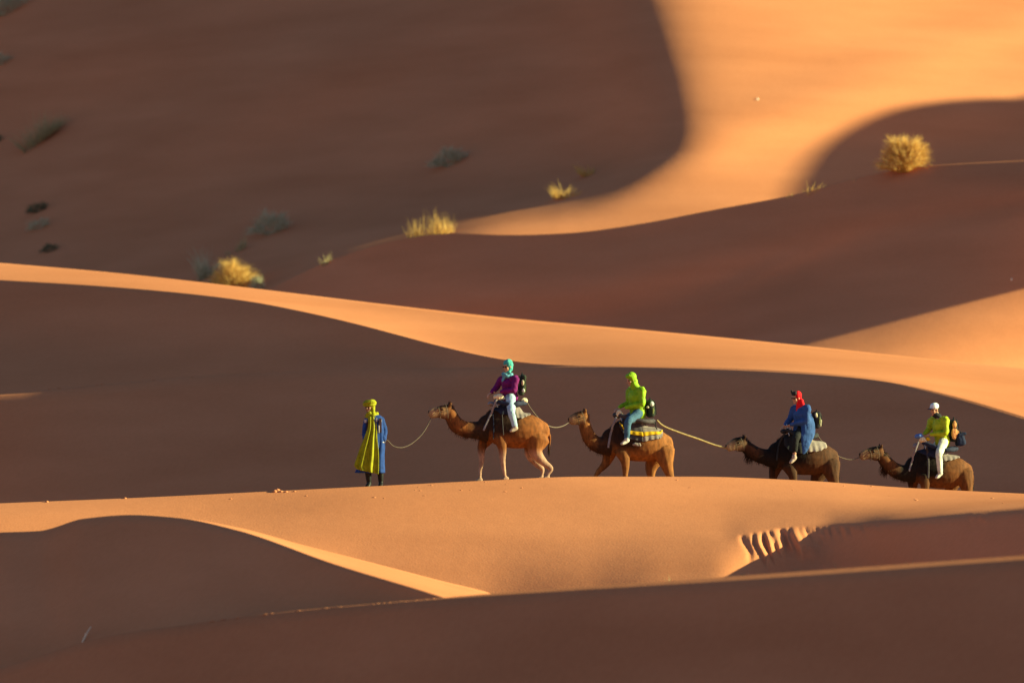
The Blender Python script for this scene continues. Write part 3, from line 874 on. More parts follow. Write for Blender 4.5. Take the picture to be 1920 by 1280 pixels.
person(F3, dict(label='rider in long blue tunic and bright red headscarf with sunglasses', head=(1493, 746, -.02), face=(25, 12), chest=(1502, 776, 0), hip=(1503, 803, 0), hipN=(1502, 806, -.16), hipF=(1500, 806, .15),
    shN=(1513, 765, -.19), elN=(1510, 790, -.28), haN=(1480, 796, -.16), shF=(1491, 765, .17), elF=(1482, 785, .18), haF=(1471, 798, .08),
    kneeN=(1490, 822, -.42), ankN=(1487, 856, -.44), toeN=(1480, 865, -.46), kneeF=(1486, 820, .40), ankF=(1484, 856, .43), toeF=(1477, 864, .44),
    top=dict(name='tunic', mat=BLUE_TUNIC, w=1.12, skirt=[[(1512, 785, -.18, .10, .12), (1512, 812, -.34, .05, .15), (1508, 838, -.42, .03, .09), (1504, 850, -.43, .015, .025)], [(1512, 780, -.1, .12, .13), (1518, 806, -.26, .07, .12), (1519, 822, -.32, .04, .05)], [(1508, 795, .1, .1, .14), (1506, 830, .38, .03, .1)]]),
    legs=dict(mat=DARKTR, cut=.7), shoe=SOCKPINK, hat='red', hatmat=RED, wrapmat=RED, glasses=True))
person(F4, dict(label='rider in yellow green jacket, white cap and cream trousers on the last camel', head=(1752, 768, -.02), face=(25, 10), chest=(1761, 798, 0), hip=(1768, 826, 0), hipN=(1768, 829, -.16), hipF=(1764, 829, .15),
    shN=(1772, 786, -.19), elN=(1771, 811, -.27), haN=(1742, 814, -.16), shF=(1748, 787, .17), elF=(1742, 805, .18), haF=(1733, 815, .08),
    kneeN=(1758, 850, -.42), ankN=(1760, 885, -.44), toeN=(1753, 893, -.46), kneeF=(1750, 848, .40), ankF=(1752, 882, .43), toeF=(1745, 890, .44),
    top=dict(name='jacket', mat=YELLOWG, w=1.05), legs=dict(mat=WHITE_LEG), shoe=SHOE_GREY, hat='cap', hatmat=WHITE, brimmat=NAVY, wrapmat=BLACK))

# the guide on foot ------------------------------------------------------
FG = Frame(698, 914, 0.35, 0)
ROBE = fabric('blue_robe', (0.01125, 0.03825, 0.171)); CHART = fabric('yellow_green_scarf', (0.24, 0.235, 0.005), 0.8); BOOT = fabric('black_boot', (0.0108, 0.0108, 0.0108), .5)
EMB = fabric('white_embroidery', (0.372, 0.348, 0.348)); EMBD = fabric('dark_embroidery', (0.03, 0.012, 0.018))


def guide():
    root = empty('person', FG.loc)
    tag(root, 'guide on foot in blue robe, long yellow green turban scarf and black boots', 'person')
    fr = FG
    q = lambda px, py, y=0.0: Vector(fr(px, py, y)[:3])
    hd = q(692, 763, -.03)
    M = Matrix.Rotation(R(62), 4, 'Z') @ Matrix.Rotation(R(-8), 4, 'Y')
    body = bmesh.new()
    head_bm(body, hd, M)
    T = lambda bm, *a, **k: tube(bm, [tuple(p) + r for p, r in a], **k)
    nb = q(699, 780)
    T(body, (nb, (.06, .06)), (hd + Vector((.01, .02, -.03)), (.05, .05)), ref=(1, 0, 0))
    T(body, (q(702, 790), (.16, .10)), (q(702, 812), (.13, .10)), (q(701, 832), (.15, .11)), ref=(1, 0, 0))
    shL, elL, haL = q(716, 788, 0), q(720, 812, .02), q(716, 830, -.10)
    shR, elR, haR = q(688, 788, 0), q(685, 811, -.02), q(689, 832, -.10)
    for a, b, c in ((shL, elL, haL), (shR, elR, haR)):
        T(body, (q(702, 788), (.06, .06)), (a, (.05, .05)), (b, (.038, .038)), (c, (.026, .022)))
        hand_bm(body, c, (-.15, -.15, -1), (0, -1, 0) if a is shL else (0, 1, 0), .6, 1)
    for hp, kn, an, to in ((q(694, 835, -.02), q(690, 874, -.06), q(692, 905, .0), q(688, 912, -.10)), (q(709, 835, .03), q(712, 874, .02), q(714, 904, .06), q(713, 911, -.06))):
        T(body, (q(701, 830), (.12, .10)), (hp, (.09, .09)), (kn, (.056, .056)), (an, (.036, .036)), ref=(1, 0, 0))
        T(body, (an, (.036, .04)), (to, (.038, .025)), ref=(1, 0, 0))
    finish(body, 'body', SKIN_DARK, root, voxel=.0085, smooth_it=1)
    for sy in (-1, 1):
        e = bmesh.new(); ell(e, hd + M.to_3x3() @ Vector((-.080, sy * .031, .012)), (.012, .015, .010), rot=M, seg=8)
        finish(e, 'eye', EYE, root)
    # robe: rings with folds
    def folds(name, rings, mat, nf, amp, seg=72, solid=.012, open_front=None):
        vs, fs = [], []
        n = len(rings)
        tt = np.linspace(0, n - 1, 30)
        A = np.array(rings, float)
        cols = [pchip(range(n), A[:, k], tt) for k in range(A.shape[1])]
        for i in range(len(tt)):
            cxp, pyv, yv, rx, ry, fa = [c[i] for c in cols]
            c = q(cxp, pyv, yv)
            for k in range(seg):
                a = 2 * math.pi * k / seg
                f = 1 + fa * amp * (math.sin(a * nf + .6 * math.sin(i * .2)) + .5 * math.sin(a * (nf * 2 + 1) + 1.3))
                vs.append((c.x + rx * f * math.cos(a), c.y + ry * f * math.sin(a), c.z))
        for i in range(len(tt) - 1):
            for k in range(seg):
                fs.append((i*seg + k, i*seg + (k+1) % seg, (i+1)*seg + (k+1) % seg, (i+1)*seg + k))
        me = bpy.data.meshes.new(name); me.from_pydata(vs, [], fs); smooth(me)
        o = link_mesh(name, me, mat, root)
        if solid:
            md = o.modifiers.new('thick', 'SOLIDIFY'); md.thickness = solid
        return o
    folds('robe', [(700, 777, 0, .09, .09, 0), (702, 784, 0, .175, .14, .2), (703, 795, 0, .19, .16, .4), (704, 825, 0, .19, .18, .8), (700, 850, -.02, .22, .19, 1.2), (697, 872, -.02, .25, .21, 1.6), (695, 886, -.02, .275, .22, 2.0)], ROBE, 7, .07)
    for a, b, c in ((shL, elL, haL), (shR, elR, haR)):
        bm = bmesh.new()
        T(bm, (a + Vector((-.03 if a is shL else .03, 0, .01)), (.085, .09)), (a.lerp(b, .5), (.078, .09)), (b, (.075, .09)), (b.lerp(c, .55), (.078, .11)), ref=(1, 0, 0))
        finish(bm, 'sleeve', ROBE, root, voxel=.012, wrinkle=.014, wscale=10)
    # boots
    for an, to, kn in ((q(692, 905, .0), q(688, 912, -.10), q(690, 880, -.05)), (q(714, 904, .06), q(713, 911, -.06), q(713, 880, .03))):
        bm = bmesh.new()
        T(bm, (kn, (.075, .08)), (kn.lerp(an, .5), (.066, .07)), (an, (.052, .056)), ref=(1, 0, 0))
        T(bm, (an + Vector((0, .05, -.03)), (.045, .045)), (an + Vector((0, -.03, -.03)), (.05, .05)), (to, (.05, .032)), ref=(1, 0, 0))
        finish(bm, 'boot', BOOT, root, voxel=.011)
    # turban: wound rolls
    bm = bmesh.new()
    ell(bm, hd + Vector((.01, .02, .06)), (.115, .118, .085))
    for j, (zz, tl, rr, th) in enumerate([(.056, .25, .112, .034), (.082, -.2, .115, .036), (.108, .3, .10, .034), (.130, -.1, .075, .034)]):
        pts = []
        for a in np.linspace(0, 2 * math.pi, 20):
            x, y = math.cos(a) * rr, math.sin(a) * rr
            pts.append(tuple(hd + Vector((x + .012, y + .022, zz + y * tl * .7 + x * .12))) + (th * .8, th))
        tube(bm, pts, seg=8, n=1, ref=(0, 0, 1), cap=False)
    finish(bm, 'turban', CHART, root, voxel=.009, smooth_it=1, wrinkle=.006, wscale=22)
    # scarf: round the chin, then a long tail to the shins
    bm = bmesh.new()
    c0 = q(697, 778)
    pts = [tuple(c0 + Vector((math.cos(a) * .105, math.sin(a) * .10, .025 * math.sin(a + 1)))) + (.05, .045) for a in np.linspace(0, 2 * math.pi, 16)]
    tube(bm, pts, ref=(0, 0, 1), n=2, cap=False)
    T(bm, (hd + Vector((.085, .0, .02)), (.05, .04)), (hd + Vector((.075, -.02, -.09)), (.055, .045)), (q(700, 782, -.09), (.07, .04)), ref=(1, 0, 0))
    T(bm, (hd + Vector((-.01, -.06, -.125)), (.06, .04)), (q(697, 784, -.11), (.07, .04)), ref=(1, 0, 0))
    finish(bm, 'neck_scarf', CHART, root, voxel=.010, wrinkle=.008, wscale=20)
    rows = [(690, 705, 781, -.15), (689, 707, 800, -.19), (683, 708, 820, -.22), (675, 710, 840, -.25), (669, 711, 858, -.27), (665, 711, 871, -.29), (670, 710, 879, -.29)]
    A = np.array(rows, float); tt = np.linspace(0, len(rows) - 1, 36)
    vs, fs = [], []
    W_ = 40
    xl, xr, pv, yv = [pchip(range(len(rows)), A[:, k], tt) for k in range(4)]
    for i in range(36):
        for k in range(W_):
            u = k / (W_ - 1)
            px = xl[i] + (xr[i] - xl[i]) * u
            drop = (u * 9) * smoothstep(22, 35, i)
            fold = .022 * math.sin(u * 17 + .4 * math.sin(i * .18)) + .012 * math.sin(u * 33 + i * .07)
            fold *= .6 + .8 * i / 36
            vs.append(tuple(q(px, pv[i] + drop, yv[i] + .10 * (u - .4) ** 2 + fold)))
    for i in range(35):
        for k in range(W_ - 1):
            fs.append((i * W_ + k, i * W_ + k + 1, (i + 1) * W_ + k + 1, (i + 1) * W_ + k))
    me = bpy.data.meshes.new('scarf_tail'); me.from_pydata(vs, [], fs); smooth(me)
    o = link_mesh('scarf_tail', me, CHART, root)
    md = o.modifiers.new('thick', 'SOLIDIFY'); md.thickness = .012
    # embroidered patches on the chest
    for (px, py, w, h, mat, yy) in [(713, 797, .065, .30, EMBD, -.165), (714, 788, .05, .06, EMB, -.150), (706.5, 787, .035, .07, EMB, -.172), (685.5, 789, .05, .07, EMB, -.150), (711, 804, .02, .16, EMB, -.180), (689, 800, .03, .22, EMBD, -.172)]:
        bm = bmesh.new()
        box(bm, q(px, py, yy), (w, .014, h), .006, rot=Matrix.Rotation(R(18 if px > 700 else -18), 4, 'Z'))
        finish(bm, 'embroidered_patch', mat, root)
    bm = bmesh.new()
    ring = [tuple(haL + Vector((math.cos(a) * .04, math.sin(a) * .04, .015))) + (.012,) for a in np.linspace(0, 2 * math.pi, 12)]
    tube(bm, ring, seg=6, n=1, ref=(0, 0, 1), cap=False)
    finish(bm, 'bracelet', EMB, root)
    return root


guide()

# ------------------------------------------------------------------ saddles
CHAR = fabric('charcoal_blanket', (0.05, 0.042, 0.046)); GREYB = fabric('grey_brown_blanket', (0.20, 0.16, 0.145)); YEL = fabric('yellow_stripe', (0.48, 0.28, 0.008))
NAVYB = fabric('navy_blanket', (0.018, 0.022, 0.045)); STRAP = fabric('woven_strap', (0.20, 0.17, 0.18)); LBLUE = fabric('blue_bundle', (0.08, 0.16, 0.42)); BEIGE = fabric('beige_blanket', (0.26, 0.21, 0.18))


def drape(fr, bvh, name, mat, parent, x0, x1, bot_near, bot_far=None, off=.035, nx=26, nt_=44, wave=.012, top_cut=None, thick=.02):
    """cloth laid over a camel's back; px columns x0..x1, lower edge given as px->row pairs"""
    bot_far = bot_far or bot_near
    if top_cut is None: top_cut = None
    rows = []
    def prof(lx_, sgn):
        out = []
        axis = Vector((lx_, 0, 1.05))
        for a in np.linspace(-30, 90, 60):
            d = Vector((0, sgn * math.cos(R(a)), math.sin(R(a))))
            o = axis + d * 2.0
            h = bvh.ray_cast(o, -d)[0]
            if h is None: h = axis + d * .3
            out.append(h + d * off)
        return out
    vs, fs = [], []
    for i in range(nx):
        px = x0 + (x1 - x0) * i / (nx - 1)
        lx_ = (px - fr.cx) / fr.S
        zn = (fr.gy - np.interp(px, [b[0] for b in bot_near], [b[1] for b in bot_near])) / fr.S
        line = []
        for sgn in (-1, 1):
            pr = prof(lx_, sgn)
            zs_ = [p.z for p in pr]
            # first index above the hem
            k0 = next((k for k, z in enumerate(zs_) if z > zn), 0)
            seg_ = pr[k0:]
            if len(seg_) < 2: seg_ = pr[-2:]
            # resample
            m = nt_ // 2
            # hang straight down from the widest point
            wid = max(abs(p.y) for p in seg_)
            pts = []
            for j in range(m + 1):
                t = j / m * (len(seg_) - 1); a_ = int(t); b_ = min(a_ + 1, len(seg_) - 1); f_ = t - a_
                p = seg_[a_].lerp(seg_[b_], f_)
                pts.append(p)
            # keep the lower part from tucking in
            best = 0
            for j in range(m, -1, -1):
                best = max(best, abs(pts[j].y) * .985)
                pts[j] = Vector((pts[j].x, sgn * max(abs(pts[j].y), best * .97), pts[j].z))
                pts[j].y += sgn * wave * math.sin(i * .9 + sgn) * (1 - j / m)
            line.append(pts)
        full = line[0] + line[1][::-1][1:]
        vs += [tuple(p) for p in full]
        n = len(full)
    for i in range(nx - 1):
        for j in range(n - 1):
            a_ = i * n + j
            fs.append((a_, a_ + 1, a_ + n + 1, a_ + n))
    # relax
    V_ = np.array(vs).reshape(nx, n, 3)
    for _ in range(3):
        V_[1:-1, 1:-1] = .5 * V_[1:-1, 1:-1] + .125 * (V_[2:, 1:-1] + V_[:-2, 1:-1] + V_[1:-1, 2:] + V_[1:-1, :-2])
    me = bpy.data.meshes.new(name); me.from_pydata([tuple(v) for v in V_.reshape(-1, 3)], [], fs); smooth(me)
    o = link_mesh(name, me, mat, parent)
    md = o.modifiers.new('thick', 'SOLIDIFY'); md.thickness = thick; md.offset = 1
    return o, V_


def stripe(V_, name, mat, parent, j0, j1, off=.03):
    """a woven band lying proud of the cloth between two rows of its grid"""
    nx = V_.shape[0]
    vs, fs = [], []
    for i in range(nx):
        for j in range(j0, j1 + 1):
            p = Vector(V_[i, j]); c = Vector((p.x, 0, 1.05)); d = (p - c).normalized()
            vs.append(tuple(p + d * off))
    n = j1 - j0 + 1
    for i in range(nx - 1):
        for j in range(n - 1):
            a_ = i * n + j; fs.append((a_, a_ + 1, a_ + n + 1, a_ + n))
    me = bpy.data.meshes.new(name); me.from_pydata(vs, [], fs); smooth(me)
    o = link_mesh(name, me, mat, parent)
    md = o.modifiers.new('thick', 'SOLIDIFY'); md.thickness = .012; md.offset = 1
    return o


def strap_on(fr, bvh, name, mat, parent, pts, w=.022, off=.03):
    """flat strap lying on the near flank through the given pixels"""
    c = catmull([(a, b, 0) for a, b in pts], 6)
    P_ = []
    for a in c:
        l = fr(a[0], a[1], -.3)
        o = Vector((l[0], -2, l[2]))
        h = bvh.ray_cast(o, Vector((0, 1, 0)))[0]
        y = h.y - off if h else -.22
        l2 = fr(a[0], a[1], y)
        P_.append((l2[0], y, l2[2], w * .4, w))
    for _ in range(2):
        ys_ = [p[1] for p in P_]
        P_ = [P_[i] if i in (0, len(P_) - 1) else (P_[i][0], (ys_[i-1] + ys_[i] + ys_[i+1]) / 3, P_[i][2], P_[i][3], P_[i][4]) for i in range(len(P_))]
    bm = bmesh.new(); tube(bm, P_, seg=8, n=1)
    return finish(bm, name, mat, parent)


def saddle(fr, bvh, label, seat, front, rear, cloths, bundles, straps, roll_mat, handle=True):
    root = empty('camel_saddle', fr.loc, fr.yaw)
    tag(root, label, 'saddle', 'saddles on the camels')
    grids = []
    for cl in cloths:
        grids.append(drape(fr, bvh, cl[0], cl[1], root, *cl[2:5], **(cl[5] if len(cl) > 5 else {})))
    # horseshoe roll round the hump
    bm = bmesh.new()
    (fx, fy), (rx, ry) = front, rear
    mx, my = seat
    fy += 4; my += 3; ry += 3
    pts = [fr(fx, fy, -.14, .05, .06), fr((fx + mx) / 2, (fy + my) / 2 + 3, -.25, .05, .06), fr(mx, my + 7, -.30, .05, .06), fr((rx + mx) / 2, (ry + my) / 2 + 4, -.28, .055, .065), fr(rx, ry, -.10, .06, .07), fr(rx + 1, ry, .10, .06, .07), fr((rx + mx) / 2, (ry + my) / 2 + 4, .28, .055, .065), fr(mx, my + 7, .30, .05, .06), fr((fx + mx) / 2, (fy + my) / 2 + 3, .25, .05, .06), fr(fx, fy, .14, .05, .06)]
    tube(bm, pts, seg=10, ref=(0, 0, 1))
    finish(bm, 'padded_roll', roll_mat, root, voxel=.018, wrinkle=.012, wscale=10)
    if handle:
        bm = bmesh.new()
        hx, hy = front
        for sy in (-1, 1):
            tube(bm, [fr(hx + 3, hy + 14, sy * .20, .014), fr(hx - 1, hy - 3, sy * .13, .013), fr(hx - 1, hy - 6, sy * .11, .013)], seg=8)
        tube(bm, [fr(hx - 1, hy - 6, -.12, .014), fr(hx - 1, hy - 6, .12, .014)], seg=8, ref=(1, 0, 0))
        finish(bm, 'handle', METAL, root)
    for nm, mat, px, py, y, r in bundles:
        bm = bmesh.new()
        c = fr(px, py, y)
        ell(bm, c, r); ell(bm, (c[0] + r[0] * .5, c[1], c[2] - r[2] * .5), (r[0] * .7, r[1] * .8, r[2] * .6))
        finish(bm, nm, mat, root, voxel=.014, wrinkle=.022, wscale=14)
    for nm, mat, pts, w in straps:
        strap_on(fr, bvh, nm, mat, root, pts, w)
    return root, grids


saddle(F1, body1, 'dark navy saddle pad and grey rear cloth under the rider in purple', (956, 748), (930, 748), (981, 752),
    [('saddle_blanket', NAVYB, 922, 962, [(922, 762), (935, 777), (962, 778)]), ('rear_blanket', GREYB, 962, 994, [(962, 782), (975, 784), (994, 776)])],
    [('pillow', CREAM, 935, 744, -.17, (.12, .08, .07)), ('pillow', CREAM, 983, 750, -.12, (.06, .06, .05)), ('folded_cloth', STRAP, 921, 757, -.06, (.08, .12, .05))],
    [('girth_strap', STRAP, [(931, 748), (922, 772), (907, 806)], .024), ('rear_strap', CHAR, [(941, 770), (943, 800), (944, 815)], .010)], NAVYB)
_, g2 = saddle(F2, body2, 'charcoal saddle cloth with a broad yellow stripe on the second camel', (1196, 778), (1162, 774), (1222, 787),
    [('saddle_blanket', CHAR, 1158, 1200, [(1158, 800), (1170, 822), (1200, 828)]), ('rear_blanket', GREYB, 1200, 1241, [(1200, 828), (1218, 824), (1235, 822), (1241, 812)])],  # one grey cloth in two tones: shade painted in front, sunlight behind
    [('pillow', CREAM, 1161, 774, -.14, (.06, .06, .08)), ('folded_cloth', CHAR, 1155, 778, .0, (.08, .12, .05)), ('fringed_cloth', GREYB, 1192, 832, -.36, (.10, .03, .045))],
    [('girth_strap', STRAP, [(1155, 782), (1146, 806), (1140, 838)], .024), ('girth_strap', BLACK, [(1228, 790), (1231, 806), (1236, 822)], .014)], CHAR)
for o_, V_ in g2:
    stripe(V_, 'yellow_stripe', YEL, o_, 5, 9)
saddle(F3, body3, 'black saddle pad with a beige rear cloth under the rider in blue', (1503, 810), (1476, 802), (1528, 814),
    [('saddle_blanket', BLACK, 1466, 1508, [(1466, 835), (1480, 850), (1508, 850)]), ('rear_blanket', BEIGE, 1508, 1548, [(1508, 846), (1530, 846), (1548, 838)])],
    [('pillow', STRAP, 1481, 805, -.16, (.05, .05, .05)), ('folded_cloth', BLACK, 1470, 808, -.02, (.08, .12, .05))],
    [('girth_strap', BLACK, [(1470, 812), (1460, 832), (1455, 862)], .022)], BLACK)
saddle(F4, body4, 'dark saddle pad with blue bundle and grey rear cloth on the last camel', (1766, 833), (1731, 826), (1790, 838),
    [('saddle_blanket', NAVYB, 1718, 1762, [(1718, 846), (1735, 856), (1762, 860)]), ('rear_blanket', GREYB, 1762, 1800, [(1762, 864), (1780, 862), (1800, 856)])],
    [('folded_cloth', LBLUE, 1722, 817, -.10, (.10, .10, .06)), ('pillow', CREAM, 1728, 824, -.15, (.08, .06, .07)), ('folded_cloth', STRAP, 1716, 836, -.06, (.07, .09, .07)), ('pillow', YEL, 1738, 822, -.16, (.05, .04, .05))],
    [('girth_strap', STRAP, [(1720, 828), (1712, 850), (1703, 882)], .022), ('rear_strap', CHAR, [(1736, 838), (1739, 865), (1738, 895)], .026)], NAVYB)


# ------------------------------------------------------------------ bags
def backpack(fr, label, x0, y0, x1, y1, body_m, patch_m, patches, lean=0, y=-.04, w=.30):
    root = empty('backpack', fr.loc, fr.yaw)
    tag(root, label, 'backpack')
    cx_, cy_ = (x0 + x1) / 2, (y0 + y1) / 2
    c = Vector(fr(cx_, cy_, y)[:3]); hw, hh = (x1 - x0) / 2 / fr.S, (y1 - y0) / 2 / fr.S
    rot = Matrix.Rotation(R(lean), 4, 'Y')
    bm = bmesh.new()
    box(bm, c, (hw * 1.75, w, hh * 1.9), min(hw, .09) * .8, rot)
    ell(bm, c + Vector((0, 0, hh * .75)), (hw * .85, w * .42, hh * .28))
    ell(bm, c + Vector((hw * .25, 0, -hh * .25)), (hw * .85, w * .38, hh * .6))
    finish(bm, 'pack_body', body_m, root, voxel=.016, wrinkle=.014, wscale=9)
    bm = bmesh.new()
    box(bm, c + Vector((hw * .85, 0, -hh * .3)), (hw * .7, w * .7, hh * .85), hw * .22, rot)
    finish(bm, 'front_pocket', patch_m, root, voxel=.014, wrinkle=.008, wscale=12)
    for sy in (-1, 1):
        bm = bmesh.new()
        tube(bm, [tuple(c + Vector((hw * .4, sy * w * .28, hh * 1.0))) + (.018, .008), tuple(c + Vector((hw * 1.1, sy * w * .28, hh * .5))) + (.018, .008), tuple(c + Vector((hw * 1.28, sy * w * .28, -hh * .6))) + (.018, .008)], seg=8)
        finish(bm, 'compression_strap', BLACK, root)
        bm = bmesh.new()
        tube(bm, [tuple(c + Vector((-hw * .7, sy * w * .3, hh * .85))) + (.022, .01), tuple(c + Vector((-hw * 1.35, sy * w * .36, hh * .35))) + (.022, .01), tuple(c + Vector((-hw * .9, sy * w * .36, -hh * .7))) + (.022, .01)], seg=8)
        finish(bm, 'shoulder_strap', BLACK, root)
    for (px, py, r, m) in patches:
        bm = bmesh.new(); ell(bm, fr(px, py, y - w * .5 + .01), r)
        finish(bm, 'side_pocket', m, root, voxel=.012, wrinkle=.01, wscale=16)
    bm = bmesh.new()
    tube(bm, [tuple(c + Vector((0, -.04, hh * .95))) + (.01,), tuple(c + Vector((0, 0, hh * 1.18))) + (.01,), tuple(c + Vector((0, .04, hh * .95))) + (.01,)], seg=6)
    finish(bm, 'grab_handle', BLACK, root)
    return root


OLIVE = fabric('olive_cloth', (0.14, 0.16, 0.05)); KHAKI = fabric('khaki_cloth', (0.42, 0.38, 0.26)); TAN = fabric('orange_tan_cloth', (0.55, 0.24, 0.09)); SILVER = fabric('silver_grey_cloth', (0.45, 0.46, 0.45)); DKGREEN = fabric('dark_green_cloth', (0.025, 0.035, 0.022))
backpack(F1, 'olive and black backpack on the back of the rider in purple', 974, 702, 984, 742, DKGREEN, OLIVE, [(980, 718, (.03, .02, .07), KHAKI), (981, 732, (.035, .02, .045), SILVER)], lean=6)
backpack(F2, 'black and dark green bag standing behind the rider in lime green', 1211, 749, 1227, 783, DKGREEN, BLACK, [(1222, 757, (.05, .03, .06), SILVER), (1224, 770, (.03, .02, .07), OLIVE), (1214, 763, (.035, .02, .03), KHAKI)], lean=-4)
backpack(F3, 'khaki and black backpack behind the rider in blue', 1524, 771, 1538, 804, BLACK, KHAKI, [(1530, 778, (.035, .02, .06), KHAKI), (1536, 788, (.025, .02, .09), OLIVE)], lean=4)
backpack(F4, 'orange tan backpack behind the rider with the white cap', 1781, 786, 1795, 829, BLACK, TAN, [(1789, 812, (.075, .03, .14), TAN), (1789, 796, (.05, .03, .09), TAN)], lean=-3)
r_ = empty('roll_bag', F4.loc, F4.yaw); tag(r_, 'dark navy pouch hanging at the back of the last camel saddle', 'bag')
bm = bmesh.new(); box(bm, F4(1800, 824, -.08), (.20, .26, .27), .06, Matrix.Rotation(R(-12), 4, 'Y')); finish(bm, 'pouch_body', NAVY, r_, voxel=.014, wrinkle=.012, wscale=10)
bm = bmesh.new(); box(bm, F4(1801, 814, -.08), (.22, .28, .07), .03, Matrix.Rotation(R(-12), 4, 'Y')); finish(bm, 'pouch_lid', NAVY, r_, voxel=.014, wrinkle=.008)
bm = bmesh.new(); tube(bm, [F4(1803, 812, -.2, .01), F4(1797, 806, -.16, .01), F4(1790, 806, -.12, .01)], seg=6); finish(bm, 'pouch_strap', BLACK, r_)


# ------------------------------------------------------------------ ropes
def rope(label, pts, r, mat=ROPE):
    bm = bmesh.new()
    c = catmull([tuple(p) + (r,) for p in pts], 8)
    n = len(c)
    tube(bm, [tuple(x) for x in c], seg=8, n=1)
    o = finish(bm, 'lead_rope', mat)
    tag(o, label, 'rope', 'lead ropes of the caravan')
    return o


Gd = FG.world
def mixw(fa, fb, px, py, t, y=-.05):
    a = fa.world(px, py, y); b = fb.world(px, py, y)
    Yv = a.y * (1 - t) + b.y * t
    return P(px, py, Yv)
rp = [(717, 836, 0), (724, 825, .05), (730, 829, .12), (736, 835, .2), (745, 838.5, .3), (757, 838, .45), (772, 831, .65), (790, 815, .85), (803, 795, .97), (808, 782, 1)]
rope('slack rope from the hand of the guide to the lead camel', [mixw(FG, F1, px, py, t, -.05) for px, py, t in rp], .011)
rp = [(984, 746, 0), (994, 764, .05), (1008, 782, .15), (1022, 795, .3), (1040, 801, .6), (1056, 798, .85), (1069, 790, 1)]
rope('sagging grey rope between the lead camel and the second camel', [mixw(F1, F2, px, py, t, -.05) for px, py, t in rp], .011)
GOLDR = fabric('golden_rope', (0.24, 0.17, 0.08), .9, .6, 90)
rp = [(1232, 788, 0), (1245, 799, .1), (1275, 811, .35), (1310, 823, .65), (1340, 834, .9), (1364, 840, 1)]
rope('taut thick golden rope between the second and the third camel', [mixw(F2, F3, px, py, t, -.05) for px, py, t in rp], .021, GOLDR)
rp = [(1531, 812, 0), (1540, 826, .05), (1556, 842, .2), (1572, 855, .45), (1590, 861, .75), (1602, 860.5, .9), (1614, 856, 1)]
rope('sagging grey rope between the third and the last camel', [mixw(F3, F4, px, py, t, -.05) for px, py, t in rp], .011)


# ------------------------------------------------------------------ grass and shrubs
def plant_mat(name, c0, c1):
    m, t, b = nodes_mat(name, .8)
    tc = t.nodes.new('ShaderNodeTexCoord')
    n = t.nodes.new('ShaderNodeTexNoise'); n.inputs['Scale'].default_value = 7; n.inputs['Detail'].default_value = 4
    t.links.new(tc.outputs['Object'], n.inputs['Vector'])
    cr = t.nodes.new('ShaderNodeValToRGB'); cr.color_ramp.elements[0].position = .35; cr.color_ramp.elements[1].position = .65
    cr.color_ramp.elements[0].color = c0 + (1,); cr.color_ramp.elements[1].color = c1 + (1,)
    t.links.new(n.outputs[0], cr.inputs[0]); t.links.new(cr.outputs[0], b.inputs['Base Color'])
    tr = t.nodes.new('ShaderNodeBsdfTranslucent'); t.links.new(cr.outputs[0], tr.inputs['Color'])
    mx = t.nodes.new('ShaderNodeMixShader'); mx.inputs[0].default_value = .45
    t.links.new(b.outputs[0], mx.inputs[1]); t.links.new(tr.outputs[0], mx.inputs[2])
    t.links.new(mx.outputs[0], t.nodes['Material Output'].inputs[0])
    return m


STRAW = plant_mat('straw_grass', (0.55, 0.30, 0.07), (0.75, 0.50, 0.18))
DRYG = plant_mat('dry_green_grass', (0.32, 0.25, 0.12), (0.52, 0.42, 0.22))
GREY = plant_mat('grey_green_shrub', (0.34, 0.31, 0.18), (0.60, 0.55, 0.38))
DARKG = plant_mat('dark_green_shrub', (0.04, 0.06, 0.03), (0.11, 0.15, 0.08))


